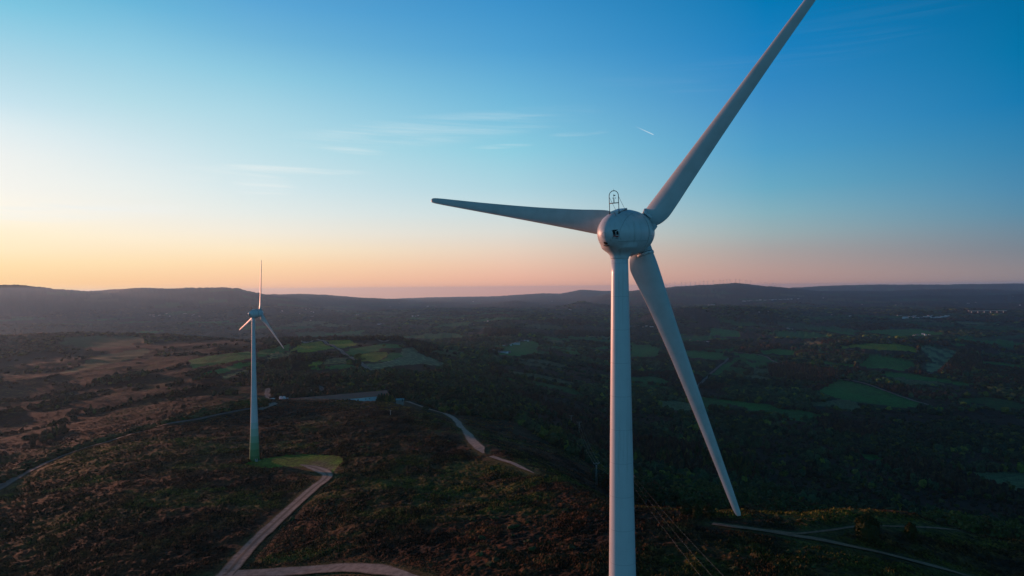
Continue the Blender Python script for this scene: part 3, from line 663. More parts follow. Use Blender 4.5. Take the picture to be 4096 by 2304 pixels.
# distance from rotor centre, chord, thickness ratio, twist in degrees, distance of leading edge ahead of pitch axis
BL = [(1.25, 1.35, .80, 20, .66), (1.7, 1.9, .58, 21, .70), (2.3, 2.35, .42, 21, .74), (3.1, 2.55, .34, 19, .76), (4.3, 2.42, .28, 16, .74), (6, 2.15, .25, 12, .68), (8.5, 1.85, .22, 8.5, .60),
      (11.5, 1.55, .20, 6, .52), (15, 1.28, .18, 4, .44), (19, 1.02, .17, 2.5, .36), (23, .80, .16, 1.5, .28), (25.5, .64, .15, 1, .22), (26.2, .5, .14, 1, .17), (26.4, .3, .13, 1, .1)]
def blade_mb(sub=3):
    rows = []
    B = np.array(BL)
    rs = np.unique(np.concatenate([np.linspace(B[i, 0], B[i+1, 0], sub+1) for i in range(len(B)-1)]))
    m = 14
    for r in rs:
        c, th, tw, le = [pchip(B[:, 0], B[:, k], np.array([r]))[0] for k in (1, 2, 3, 4)]
        tw = R(tw); row = []
        xs = [.5*(1-math.cos(math.pi*k/m)) for k in range(m+1)]
        pts = []
        for x in xs: pts.append((x, 5*th*(.2969*math.sqrt(x)-.126*x-.3516*x*x+.2843*x**3-.1015*x**4)*1.12+.02*math.sin(math.pi*x)))
        for x in xs[-2:0:-1]: pts.append((x, -5*th*(.2969*math.sqrt(x)-.126*x-.3516*x*x+.2843*x**3-.1015*x**4)*.8+.02*math.sin(math.pi*x)))
        bend = .35*((r/26.4)**2)
        for x, yv in pts:
            ch = le-x*c; q = yv*c
            # local blade frame: X = direction of motion, Y = upwind, Z = outwards
            row.append((ch*math.cos(tw)+q*math.sin(tw), ch*math.sin(tw)-q*math.cos(tw)+bend, r))
        rows.append(row)
    mb = MB(); n = len(rows[0]); vs = [p for r_ in rows for p in r_]
    fs = [(i*n+k, i*n+(k+1) % n, (i+1)*n+(k+1) % n, (i+1)*n+k) for i in range(len(rows)-1) for k in range(n)]
    fs += [tuple(range(n)), tuple((len(rows)-1)*n+k for k in range(n))][::-1]
    return mb.add(vs, fs, True)
def ring(mb, s, dr, w_, n=96, a0=0, a1=2*math.pi, off=0):
    prof = []
    return mb.tube([surf(s, a0+(a1-a0)*k/n, off) for k in range(n+(0 if a1-a0 > 6.28 else 1))], w_, 6, closed=a1-a0 > 6.28)
HUBH = 72.5; OVER = 3.6
def turbine(name, hub, yaw, phi, label, tilt, detail=True, group=None):
    """hub: world point of the rotor centre; local +Y is the rotor axis"""
    fw = Vector((math.sin(yaw), math.cos(yaw), 0))
    base = Vector(hub)-fw*OVER-Vector((0, 0, HUBH))
    root = empty(name, base, -yaw, label=label, cat='wind turbine', group=group)
    prof = []
    for k in range(60):
        h = 70.0*k/59; dn = 70.0-h
        prof.append((h, (1.47+.0312*dn+1.25*max(0, (dn-26)/44)**1.8)/2))
    t = MB().lathe(prof, 64).build('tower', M['tower'], root)
    MB().lathe([(-1.2, 2.9), (.22, 2.9), (.25, 2.75)], 48).build('foundation_ring', M['conc'], root)
    d = MB(); d.box((1.95, -.4, 1.9), (.5, .9, 2.0)); d.box((2.7, -.4, .45), (1.2, 1.0, .9)); d.box((2.7, .05, 1.2), (1.1, .05, .7)); d.box((2.7, -.85, 1.2), (1.1, .05, .7))
    d.build('door_steps', M['grey'], root)
    # nacelle: one smooth shell with the neck drawn down to the tower
    nb = MB(); nb.lathe(PROF_N, 64, 'Y')
    neck = [(-2.55, .80), (-2.35, .81), (-2.15, .88), (-1.95, 1.06), (-1.75, 1.34), (-1.55, 1.58), (-1.2, 1.68), (-.5, 1.4)]
    nk = MB(); nk.lathe(neck, 64); ct_, st_ = math.cos(tilt), math.sin(tilt); nb.add([(x, (y-OVER)*ct_+z*st_, -(y-OVER)*st_+z*ct_) for x, y, z in nk.v], nk.f, True)
    nac = nb.build('nacelle', M['white'], root); nac.location = (0, OVER, HUBH); nac.rotation_euler = (tilt, 0, 0)
    rm = nac.modifiers.new('remesh', 'REMESH'); rm.mode = 'VOXEL'; rm.voxel_size = .07; rm.use_smooth_shade = True
    sm = nac.modifiers.new('smooth', 'SMOOTH'); sm.factor = .5; sm.iterations = 14
    spn = MB().lathe(PROF_S, 96, 'Y').build('spinner', M['white'], root); spn.location = nac.location; spn.rotation_euler = (tilt, 0, 0)
    gp = MB().lathe([(-2.0, 2.02), (-1.84, 2.02)], 96, 'Y').build('rotor_gap', M['black'], root); gp.location = nac.location; gp.rotation_euler = (tilt, 0, 0)
    # panel seams
    sm_ = MB()
    zc = -.78
    def cut(zc, s0, s1, sd, n=40):
        o = []
        for k in range(n+1):
            s = s0+(s1-s0)*k/n; r = rad(s)+.004
            if r > abs(zc): o.append(Vector((sd*math.sqrt(r*r-zc*zc), s, zc)))
        return o
    for sd in (1, -1): sm_.tube(cut(zc, -5.5, -1.96, sd), .010, 5)
    for sd in (1, -1): sm_.tube(cut(-.35, -1.85, 1.4, sd), .008, 5)
    arc = [locate(a, b) for a, b in ((2533, 852), (2515, 862), (2498, 883), (2484, 910), (2478, 932), (2479, 948), (2483, 958))]
    for sd in (1, -1): sm_.tube([surf(s, th*sd, .004) for s, th in smoothline(arc, 6)], .010, 5)
    so = sm_.build('panel_seams', M['seam'], nac)
    if detail:
        # maker's plate: dark square with pale three-blade sign, red wave, lettering below
        s0, th0 = LOGO
        def frame(s_, th_):
            p = surf(s_, th_); n_ = (surf(s_, th_+.02)-surf(s_, th_-.02)).cross(surf(s_+.03, th_)-surf(s_-.03, th_)).normalized()
            if n_.dot(p-Vector((0, s_+.6, 0))) < 0: n_ = -n_
            rt = Vector((0, 0, 1)).cross(n_).normalized(); return p, rt, n_.cross(rt)
        def onshell(fr_, a, b, off):
            q = fr_[0]+fr_[1]*a+fr_[2]*b; return surf(q.y, math.atan2(q.x, q.z), off)
        LF = frame(s0, th0)
        def pl(poly, off): return [onshell(LF, a, b, off) for a, b in poly]
        def patch(mb, x0, y0, x1, y1, off, nx=6, ny=6):
            vs = [onshell(LF, x0+(x1-x0)*i/nx, y0+(y1-y0)*j/ny, off) for j in range(ny+1) for i in range(nx+1)]
            mb.add(vs, [(j*(nx+1)+i, j*(nx+1)+i+1, (j+1)*(nx+1)+i+1, (j+1)*(nx+1)+i) for j in range(ny) for i in range(nx)], True)
        L = MB(); patch(L, -.24, -.05, .24, .42, .016)
        seg = {'E': [(0, 0, .2, 1), (0, 0, 1, .18), (0, .41, .85, .59), (0, .82, 1, 1)], '-': [(.1, .42, .9, .6)],
               '5': [(0, .82, 1, 1), (0, .41, .2, 1), (0, .41, 1, .59), (.8, 0, 1, .59), (0, 0, 1, .18)],
               '3': [(0, .82, 1, 1), (.2, .41, 1, .59), (.8, 0, 1, 1), (0, 0, 1, .18)]}
        for i, ch in enumerate('E-53'):
            for (a, b, c, d_) in seg[ch]:
                ox = -.24+i*.128; patch(L, ox+a*.095, -.42+b*.14, ox+c*.095, -.42+d_*.14, .016+.0004*i, 2, 2)
        lo = L.build('maker_plate', M['black'], nac)
        W = MB()
        for ang, l in ((R(90), .30), (R(-30-0), .30), (R(210), .30)):
            # sign: two arms up and out, mast down
            pass
        def stroke(mb, a, b, w0, w1, off):
            a = np.array(a); b = np.array(b); d_ = (b-a)/np.hypot(*(b-a)); n_ = np.array([-d_[1], d_[0]])
            mb.add(pl([tuple(a+n_*w0), tuple(a-n_*w0), tuple(b-n_*w1), tuple(b+n_*w1)], off), [(0, 1, 2, 3)])
        cpt = (0, .22)
        stroke(W, cpt, (-.23, .35), .018, .026, .026); stroke(W, cpt, (.23, .35), .018, .026, .0265); stroke(W, (0, .20), (0, -.04), .028, .02, .027)
        W.build('sign_strokes', M['white'], lo)
        Rw = MB(); n = 16
        vs = [onshell(LF, -.24+.48*k/n, -.16+.03*math.sin(2*math.pi*k/n)+e, .016) for k in range(n+1) for e in (-.06, .06)]
        Rw.add(vs, [(2*k, 2*k+2, 2*k+3, 2*k+1) for k in range(n)]); Rw.build('sign_wave', M['red'], lo)
        # rear vent and its hanging cable
        vb = MB(); s1, th1 = VENT
        VF = frame(s1, th1)
        vb.add([onshell(VF, 0, 0, .02)]+[onshell(VF, .20*math.cos(a), .16*math.sin(a), .03) for a in np.linspace(0, 2*math.pi, 20)[:-1]], [(0, 1+k, 1+(k+1) % 19) for k in range(19)], True)
        vb.tube([onshell(VF, -.42, -.30, .03), onshell(VF, -.25, -.16, .12), onshell(VF, 0, -.14, .16), onshell(VF, .22, -.28, .05)], .035, 6)
        vb.build('rear_vent', M['black'], nac)
        hc = MB(); s2, th2 = locate(2415, 938)
        HF = frame(s2, th2); hc.tube([onshell(HF, .28*math.cos(a), .28*math.sin(a), .003) for a in np.linspace(0, 2*math.pi, 40)[:-1]], .007, 5, closed=True); hc.build('round_cover', M['seam'], nac)
        rh = MB(); 
        for s_ in (-3.4,):
            vs = [surf(s_+a, b/2.0, off) for off in (.0, .17) for a, b in ((-1.0, -.42), (-1.0, .42), (.55, .42), (.55, -.42))]
            rh.add(vs, [(4, 5, 6, 7), (0, 1, 5, 4), (1, 2, 6, 5), (2, 3, 7, 6), (3, 0, 4, 7)])
        rh.build('roof_hatch', M['white'], nac)
    # mast frame with wind gauges
    fr = MB(); sf = -4.42; hw_ = .45; zb = math.sqrt(max(.1, rad(sf)**2-hw_**2))-.02
    zt_ = zb+1.55
    def FP(x, z, s=sf): return (x, s, z)
    loop = [FP(-hw_, zb), FP(-hw_, zt_)]+[FP(-hw_*math.cos(a), zt_+hw_*math.sin(a)) for a in np.linspace(0, math.pi, 14)[1:-1]]+[FP(hw_, zt_), FP(hw_, zb)]
    fr.tube(loop, .032 if detail else .04, 8)
    fr.tube([FP(-hw_, zt_-.62), FP(hw_, zt_-.62)], .04, 8)
    for sx in (-1, 1):
        fr.tube([FP(sx*hw_, zt_-.05), (sx*hw_, sf+1.15, math.sqrt(rad(sf+1.15)**2-hw_**2)+.08)], .014, 6)
        fr.tube([FP(sx*hw_, zb+.03), (sx*hw_, sf+1.5, math.sqrt(rad(sf+1.5)**2-hw_**2)+.06)], .028, 6)
        fr.tube([(sx*hw_, sf-.10, zb), (sx*hw_, sf+.10, zb)], .05, 6)
    fr.tube([(-hw_, sf+.35, zb+.16), (hw_, sf+.35, zb+.16)], .018, 6)
    fr.tube([surf(-4.3, -.1, .12), surf(-4.75, .15, .05), surf(-5.0, .32, .03)], .014, 6)
    fr.tube([FP(.18*math.cos(a), zt_+hw_-.02, sf+.18*math.sin(a)) for a in np.linspace(0, 2*math.pi, 20)[:-1]], .014, 6, closed=True)
    fr.tube([FP(0, zt_+hw_), FP(0, zt_+hw_+.17)], .008, 5)
    fo = fr.build('mast_frame', M['dark'], nac)
    an = MB(); zz = zt_-.62
    an.tube([FP(0, zz), FP(0, zz+.36)], .04, 8); an.tube([FP(0, zz+.36), FP(0, zz+.78)], .015, 8)
    for k in range(3):
        a = k*2.094+.4; p = Vector((.14*math.cos(a), sf+.14*math.sin(a), zz+.43)); an.tube([FP(0, zz+.43), p], .008, 5)
        an.tube([p+Vector((0, 0, -.04)), p, p+Vector((0, 0, .04))], [.018, .042, .018], 8)
    an.box((0.06, sf, zz+.66), (.20, .012, .09)); an.build('wind_gauge', M['dark'], fo)
    # rotor
    for k in range(3):
        th = phi+k*2*math.pi/3
        # rotor turns anticlockwise seen from behind: local frame for each blade
        out = Vector((math.cos(th), 0, math.sin(th))); mot = Vector((-math.sin(th), 0, math.cos(th))); up = Vector((0, 1, 0))
        Mx = Matrix((mot, up, out)).transposed().to_4x4()
        Mx = Matrix.Rotation(tilt, 4, 'X') @ Mx
        if k == 0: bm_ = blade_mb(3 if detail else 2).mesh('blade', M['blade'])
        b = link('blade', bm_, root); b.matrix_local = Matrix.Translation((0, OVER, HUBH)) @ Mx
        if k == 0:
            cm = MB(); cm.lathe([(1.2, .80), (1.98, .80), (2.0, .86), (2.2, .86), (2.24, .76)], 40); cm.v = [(x-.04, y*.92, z) for x, y, z in cm.v]; cmm = cm.mesh('root_collar', M['white'])
            ln = MB(); ln.lathe([(1.94, .812), (1.985, .812)], 40); ln.v = [(x-.04, y*.92, z) for x, y, z in ln.v]; lnm = ln.mesh('collar_seal', M['black'])
            # fairing that carries the trailing edge down onto the spinner
            fa = MB(); c_, s_ = math.cos(R(21)), math.sin(R(21)); vs = []
            for (xx, hw2, z0) in ((-.35, .36, 1.92), (-.95, .20, 1.9), (-1.45, .02, 1.78)):
                for zz2 in (1.0, z0):
                    for q in (-hw2*(1.25 if zz2 < 1.5 else 1), hw2*(1.25 if zz2 < 1.5 else 1)): vs.append((xx*c_-q*s_, xx*s_+q*c_, zz2))
            fa.add(vs, [(0, 1, 3, 2), (0, 2, 6, 4), (1, 5, 7, 3), (2, 3, 7, 6), (4, 6, 10, 8), (5, 9, 11, 7), (6, 7, 11, 10), (8, 10, 11, 9)]); fam = fa.mesh('root_fairing', M['white'])
        for nm_, me_ in (('root_collar', cmm), ('collar_seal', lnm), ('root_fairing', fam)): link(nm_, me_, b)
    return root
HUB1 = unproj(2551, 932, 62.9); YAW1 = R(36.5); TILT1 = R(3.4)
def locate(px, py):
    """(s, angle) of the shell point seen at a photograph position"""
    ss, tt = np.meshgrid(np.linspace(-6.1, -1.9, 160), np.linspace(-3.14, 3.14, 360)); r = np.interp(ss, [a for a, b in PROF_N], [b for a, b in PROF_N])
    X, Y0_, Z0_ = r*np.sin(tt), ss, r*np.cos(tt); ct_, st_ = math.cos(TILT1), math.sin(TILT1); Y = Y0_*ct_-Z0_*st_; Z = Y0_*st_+Z0_*ct_; c, d = math.cos(YAW1), math.sin(YAW1)
    wx, wy, wz = X*c+Y*d+HUB1[0], -X*d+Y*c+HUB1[1], Z+HUB1[2]
    nx, ny, nz = np.sin(tt)*c, -np.sin(tt)*d, np.cos(tt)
    qx, qy = proj(wx, wy, wz); e = (qx-px)**2+(qy-py)**2+1e4*((nx*wx+ny*wy+nz*wz+r*0-ss*0) > .35*np.sqrt(wx*wx+wy*wy+wz*wz))
    k = np.unravel_index(np.argmin(e), e.shape); return float(ss[k]), float(tt[k])
LOGO = locate(2463, 937); VENT = locate(2423, 972)
turbine('wind_turbine', HUB1, YAW1, R(48.9), 'large near wind turbine, one blade cut by the frame, dark sign on its nacelle', TILT1)
turbine('wind_turbine', unproj(1041, 1252, 338), R(43), -R(38.9), 'whole pale wind turbine on the heath beside the gravel track, green-banded tower foot', R(3.5))

# far wind farm on the right-hand ridge
def far_turbine_meshes():
    t = MB().lathe([(0, 2.4), (60, 1.4)], 6); tm = t.mesh('tower', M['white'])
    b = MB()
    for k in range(3):
        a = k*2.094; o = Vector((math.cos(a), 0, math.sin(a))); m_ = Vector((-math.sin(a), 0, math.cos(a)))
        b.add([o*1+m_*1.4+Vector((0, 3, 60)), o*1-m_*1.4+Vector((0, 3, 60)), o*27+Vector((0, 3, 60)), o*9+Vector((0, 3.8, 60))], [(0, 1, 2), (0, 2, 3), (1, 3, 2), (0, 3, 1)])
    b.box((0, .5, 60), (3, 7, 3)); bm_ = b.mesh('rotor', M['white'])
    return tm, bm_
tm, rmh = far_turbine_meshes()
for px in (2650, 2678, 2726, 2741, 2762, 2781, 2800, 2815, 2830, 2853, 2880, 2893, 2908, 2920, 2943, 2958, 2984, 3002, 3064, 3092, 3099, 3116, 2664, 2700):
    d = 11000; P = unproj(px, 1140, 1); x = P[0]*d; z = gnd(x, d)
    e = empty('wind_turbine', (x, d, z-2), random.uniform(-.9, .2), label='tiny far-off wind turbine standing on the skyline of the right-hand ridge', cat='wind turbine', group='wind farm along the distant ridge')
    link('tower', tm, e); q = link('rotor', rmh, e); q.rotation_euler = (0, 0, 0)

# ------------------------------------------------------------ farm
def shedmesh(L, W, H, rise, ov=.35):
    wl = MB(); wl.add([(-L/2, -W/2, -1), (L/2, -W/2, -1), (L/2, W/2, -1), (-L/2, W/2, -1), (-L/2, -W/2, H), (L/2, -W/2, H), (L/2, W/2, H), (-L/2, W/2, H), (-L/2, 0, H+rise), (L/2, 0, H+rise)],
                      [(0, 1, 5, 4), (2, 3, 7, 6), (1, 2, 6, 9, 5), (3, 0, 4, 8, 7)])
    rf = MB(); sl = rise/(W/2); t = .16
    for sd in (1, -1):
        y0, z0 = sd*(W/2+ov), H-ov*sl+.03; z1 = H+rise+.03
        vs = [(-L/2-ov, y0, z0), (L/2+ov, y0, z0), (L/2+ov, 0, z1), (-L/2-ov, 0, z1)]
        vs += [(a, b, c+t) for a, b, c in vs]
        rf.add(vs, [(0, 1, 2, 3), (4, 5, 6, 7), (0, 1, 5, 4), (1, 2, 6, 5), (2, 3, 7, 6), (3, 0, 4, 7)])
    return wl, rf
pl_ = unproj(1112, 1598, 560); pr_ = unproj(1545, 1563, 607)
mid = (pl_+pr_)/2; Lb = math.hypot(pr_[0]-pl_[0], pr_[1]-pl_[1]); angb = math.atan2(pr_[1]-pl_[1], pr_[0]-pl_[0])
barn = empty('long_barn', (mid[0], mid[1], mid[2]-7.1), angb, label='very long low white barn with a dull red roof on the brow of the heath', cat='barn')
wl, rf = shedmesh(Lb, 13, 3.9, 3.2, .5)
wo_ = wl.build('wall', M['wall'], barn); rf.build('roof', M['roof'], barn)
for k in range(26):
    x = -Lb/2+4+(Lb-8)*k/25
    if k % 3 == 1 and k > 12: continue
    f = MB().box((x, -6.53, 2.15), (1.3, .10, .95)).build('window', M['wall'], barn)
    MB().box((x, -6.57, 2.15), (1.1, .08, .78)).build('pane', M['glass'], f)
def put(px, py, dmin): return hit(px, py, dmin)
def onray(px, d):
    P = unproj(px, 1600, 1); x = P[0]*d; return (x, d, gnd(x, d))
# two silos, sheds
for px, lb in ((1123, 'left of the two white feed silos at the end of the long barn'), (1136, 'right of the two white feed silos at the end of the long barn')):
    P = unproj(px, 1604, 566)
    e = empty('feed_silo', P, label=lb, cat='silo', group='feed silos by the barn')
    MB().lathe([(-.5, .9), (.3, 1.0), (.4, 1.22), (3.2, 1.22), (3.7, 1.05), (4.0, .55), (4.08, .1)], 20).build('tank', M['wall'], e)
    s = MB()
    for a in range(4): s.tube([(1.15*math.cos(a*1.57+.7), 1.15*math.sin(a*1.57+.7), -6), (1.15*math.cos(a*1.57+.7), 1.15*math.sin(a*1.57+.7), .6)], .07, 6)
    s.build('legs', M['grey'], e)
def shed(px, py, d, L, W, H, rise, rz, wm, rm_, name, label, cat, win=0):
    P = unproj(px, py, d); e = empty(name, P, rz, label=label, cat=cat); a, b = shedmesh(L, W, H, rise, .2)
    a.v = [(x, y, z if z > -.9 else -6) for x, y, z in a.v]
    a.build('wall', M[wm], e); b.build('roof', M[rm_], e)
    for k in range(win): MB().box((-L/2+L*(k+.5)/win, -W/2-.03, H*.55), (.8, .08, .9)).build('window', M['glass'], e)
    MB().box((L*.3, -W/2-.03, 1.0), (1.0, .07, 2.0)).build('door', M['dark'], e)
shed(1091, 1606, 540, 2.6, 3, 2.2, .3, .1, 'wall', 'wall', 'store_shed', 'small boxy white shed in the farm yard, left of the silos', 'shed', 1)
shed(1102, 1611, 530, 2.4, 2.4, 1.8, .7, .9, 'wall', 'wall', 'hut', 'small white hut with pointed gable in front of the boxy white shed', 'hut')
shed(1143, 1601, 540, 3.6, 2.4, 1.6, .2, .08, 'teal', 'wall', 'feed_store', 'small teal-walled store below the right feed silo, white flat roof', 'shed')
shed(1600, 1605, 560, 6.5, 3.5, 1.4, .8, .15, 'stone', 'teal', 'field_shed', 'little shed with pale teal roof right of the long barn by the track', 'shed')
shed(1366, 1516, hit(1366, 1516, 620)[1], 3.4, 3, 2.0, .6, .1, 'wallc', 'slate', 'field_hut', 'tiny pale hut half hidden in the trees behind the barn', 'hut')
yd = MB()
Yp = [hit(x, y, 480) for x, y in ((1030, 1640), (1062, 1618), (1100, 1612), (1112, 1618), (1085, 1628), (1050, 1645))]
n = 10; ctr = np.mean(Yp, axis=0)
vs = []; fs = []
ringp = [np.array(p) for p in Yp]; K = len(ringp)
for i in range(n+1):
    for k in range(K):
        q = ctr+(ringp[k]-ctr)*(i+.01)/n; vs.append((q[0], q[1], gnd(q[0], q[1])+.45))
for i in range(n):
    for k in range(K): fs.append((i*K+k, i*K+(k+1) % K, (i+1)*K+(k+1) % K, (i+1)*K+k))
yo = npmesh('farm_yard', np.array(vs), np.array(fs), M['road_pale'], True, np.zeros((len(vs), 3))+.4); tag(link('farm_yard', yo), kind='structure')

# ------------------------------------------------------------ power line
def hpole(P, h, rz, label, arm=3.4, group='pylons of the power line'):
    e = empty('power_pole', P, rz, label=label, cat='power pole', group=group)
    b = MB(); r0, r1 = .42, .20
    for a, c in ((1, 1), (1, -1), (-1, 1), (-1, -1)): b.tube([(a*r0, c*r0, -1), (a*r1, c*r1, h-.9)], .05, 5)
    n = 12
    for k in range(n):
        z0, z1 = h*k/n*.93, h*(k+1)/n*.93; q0 = r0+(r1-r0)*z0/h; q1 = r0+(r1-r0)*z1/h; sg = 1 if k % 2 else -1
        b.tube([(-q0*sg, -q0, z0), (q1*sg, -q1, z1)], .028, 4); b.tube([(-q0*sg, q0, z0), (q1*sg, q1, z1)], .028, 4)
        b.tube([(-q0, -q0*sg, z0), (-q1, q1*sg, z1)], .028, 4); b.tube([(q0, -q0*sg, z0), (q1, q1*sg, z1)], .028, 4)
    b.build('lattice_mast', M['grey'], e)
    c = MB(); c.box((0, 0, h), (arm, .22, .14)); c.tube([(-arm*.33, 0, h), (0, 0, h-1.6)], .07, 5); c.tube([(arm*.33, 0, h), (0, 0, h-1.6)], .07, 5); c.build('crossarm', M['grey'], e)
    for q in (-arm/2+.08, 0, arm/2-.08): MB().lathe([(h+.05, .06), (h+.12, .12), (h+.22, .06), (h+.3, .12), (h+.38, .05)], 8).build('insulator', M['wall'], e).location = (q, 0, 0)
    c_, s_ = math.cos(rz), math.sin(rz)
    return [Vector((P[0]+q*c_, P[1]+q*s_, P[2]+h+.35)) for q in (-arm/2+.08, 0, arm/2-.08)]
def pole_at(px, ytop, ybase, dmin):
    P = hit(px, ybase, dmin); return P, (ybase-ytop)/F*P[1]
P1, h1 = pole_at(2386, 1853, 1940, 300); P2 = unproj(2522, 1906, 300); h2 = P2[2]-gnd(P2[0], P2[1]); P2[2] -= h2; P3, h3 = pole_at(2317, 1688, 1742, 480); P4, h4 = pole_at(2285, 1663, 1706, 560)
T1 = hpole(P1, h1, .1, 'lattice power pole with flat crossarm, left of the big tower low on the dark slope')
T2 = hpole(P2, h2, .1, 'power pole mostly hidden behind the big tower, crossarm end showing on its right')
T3 = hpole(P3, h3, .1, 'distant lattice power pole by the wood edge, right one of the small pair', 5)
T4 = hpole(P4, h4, .1, 'farthest lattice power pole, left one of the small pair left of the big tower', 5)
Q = unproj(2985, 2460, 88); T0 = [Vector(Q)+Vector((dx, 0, 0)) for dx in (-1.9, 0, 1.9)]
def wires(A_, B_, r, label, sag):
    for i, (a, b) in enumerate(zip(A_, B_)):
        pts = [a.lerp(b, k/24)-Vector((0, 0, sag*4*(k/24)*(1-k/24))) for k in range(25)]
        tag(MB().tube(pts, r, 5).build('power_cable', M['grey']), label, 'cable', 'wires of the power line')
wires(T0, T2, .0075, 'thin wire slanting down the slope right of the big tower foot, one of three alike', 1.0)
wires(T2, T1, .014, 'sagging thin wire between the two nearest power poles, passing behind the big tower', 2.5)
wires(T1, T3, .03, 'faint wire up the dark slope between the near pole and the small pair of poles', 4)
def post(px, yt, yb, dmin, label):
    P, h = pole_at(px, yt, yb, dmin); e = empty('telegraph_pole', P, 0, label=label, cat='pole', group='single telegraph poles')
    MB().tube([(0, 0, -1), (0, 0, h)], [.2, .12], 6).build('post', M['conc'], e); MB().box((0, 0, h*.93), (1.6, .12, .12)).build('crossarm', M['conc'], e)
post(1245, 1558, 1588, 560, 'pale telegraph pole with insulators behind the long barn, before the trees')
post(2036, 1622, 1645, 560, 'plain pale pole at the lower edge of the wood left of the big tower')
post(2137, 1660, 1685, 520, 'thin pale pole on the dark brow left of the pair of lattice poles')
post(1562, 1640, 1662, 380, 'short pole on the heath below the field shed')

# ------------------------------------------------------------ viaduct and houses
Pb = hit(3950, 1262, 3500); db = Pb[1]
vz = -(1243-(CY-(3950-CX)*math.tan(ROLL)))/F*db; Lv = 150/F*db
via = empty('viaduct', (Pb[0], db, vz), -.03, label='long pale road viaduct on thin piers far off at the right edge', cat='bridge')
MB().box((0, 0, 0), (Lv, 11, 3.6)).build('deck', M['wallc'], via)
for k in range(6): MB().box((-Lv/2+Lv*(k+.5)/6, 0, -7), (2.4, 6, 11)).build('pier', M['conc'], via)
HM = []
for L_, W_, H_, rs, wm, rm_ in ((13, 9, 5.5, 2.2, 'wall', 'tile'), (11, 8, 4.5, 2, 'wallc', 'tile'), (17, 8, 3.8, 1.8, 'stone', 'slate'), (24, 10, 4.5, 1.4, 'wall', 'slate'), (10, 8, 6, 2, 'wall', 'tile')):
    a, b = shedmesh(L_, W_, H_, rs); a.v = [(x, y, z if z > -.9 else -5) for x, y, z in a.v]
    HM.append((a.mesh('wall', M[wm]), b.mesh('roof', M[rm_])))
def house(px, py, dmin, kind, label, group, sc=1.0):
    P = hit(px, py, dmin); e = empty('house', P, random.uniform(-.7, .7), label=label, cat='house', group=group); sc *= .62 if dmin > 2500 else .85; e.scale = (sc,)*3
    link('wall', HM[kind][0], e); link('roof', HM[kind][1], e)
    HPOS.append((P[0], P[1], 14*sc))
HPOS = []
def cluster(pts, dmin, label, group, n=1, jx=6, jy=1.5, sc=1.0, kinds=(0, 1, 2, 3, 4)):
    for (x, y) in pts:
        for k in range(n): house(x+random.uniform(-jx, jx), y+random.uniform(-jy, jy), dmin, random.choice(kinds), label, group, sc)
cluster([(2030, 1382), (2040, 1384), (2050, 1378), (2060, 1376), (2068, 1378), (2076, 1372), (2088, 1366), (2098, 1364), (2106, 1366), (2012, 1388)], 1400, 'small house in the hamlet along the top edge of the bright valley field', 'hamlet houses', 1, 3, 1)
cluster([(1950, 1402), (1965, 1400), (1975, 1404), (1985, 1400), (1990, 1412), (2018, 1412), (2030, 1412), (1945, 1408)], 1300, 'low farm building at the lower left corner of the valley field', 'farm buildings below the hamlet', 1, 3, 1, 1.0, (2, 3))
cluster([(2520+i*11, 1306+(i % 3)*2) for i in range(9)], 1800, 'small pale house in the village row just right of the big tower', 'village houses right of the tower')
cluster([(2765, 1364), (2790, 1370), (2798, 1371), (2820, 1372), (2832, 1371)], 1600, 'white house among woods right of the lower blade', 'white houses right of the lower blade', 1, 3)
cluster([(1770, 1290), (1786, 1290), (1815, 1289), (1952, 1288), (1960, 1290), (1970, 1287), (1940, 1291), (1895, 1300)], 2500, 'speck-like white house in the wooded middle of the valley', 'far white houses mid valley', 1, 4)
cluster([(1932, 1316), (1945, 1315)], 1800, 'pale farmhouse beside the dark copse in the valley', 'farmhouses by the copse')
cluster([(3600+i*14, 1266+(i*7 % 9)) for i in range(14)], 3500, 'long pale shed in the far industrial estate left of the viaduct', 'industrial sheds left of the viaduct', 1, 8, 1, 2.2, (3,))
cluster([(3783, 1267), (3827, 1265)], 3500, 'sunlit pale house between the industrial sheds and the viaduct', 'sunlit houses before the viaduct', 1, 1, .5, 1.6, (0,))
cluster([(3010+i*16, 1204-i*.6) for i in range(12)], 5000, 'tiny pale building in the far town under the ridge', 'far town under the ridge', 1, 8, 1, 2.5, (3, 0))
cluster([(2980+i*14, 1206) for i in range(3)], 5000, 'tiny bright building left of the far town', 'far bright buildings', 1, 5, 1, 2.2, (3,))
cluster([(2840, 1223), (2853, 1222)], 4000, 'long sunlit hall far off above the woods right of the blade', 'far sunlit hall', 1, 2, .3, 3, (3,))
cluster([(3690, 1338), (3670, 1341), (3700, 1343), (3715, 1344), (3655, 1345)], 1800, 'small house by the shaded field on the right', 'houses by the shaded right field', 1, 5)
cluster([(3155, 1317), (3166, 1318), (3148, 1310), (3140, 1268), (3150, 1270), (3190, 1265), (3040, 1250), (3076, 1250)], 2200, 'scattered white house in the dark woods of the right valley', 'scattered houses right', 1, 5)
cluster([(3290, 1193), (3450, 1220), (3610, 1216), (3585, 1221), (3900, 1210), (4050, 1187), (3875, 1214), (4080, 1221), (3330, 1262), (3400, 1265)], 4000, 'lone pale house far off in the blue right distance', 'lone far houses right', 1, 4, 1, 1.6)
cluster([(random.uniform(600, 800), random.uniform(1258, 1272)) for _ in range(14)], 3200, 'hazy white house at the foot of the left-hand mountains', 'hazy houses under the mountains', 1, 6, 2, 1.6, (0, 4, 3))
cluster([(random.uniform(1100, 1300), random.uniform(1235, 1285)) for _ in range(12)], 3200, 'hazy white house on the valley side right of the far turbine', 'hazy houses right of the small turbine', 1, 6, 2, 1.5, (0, 4, 3))
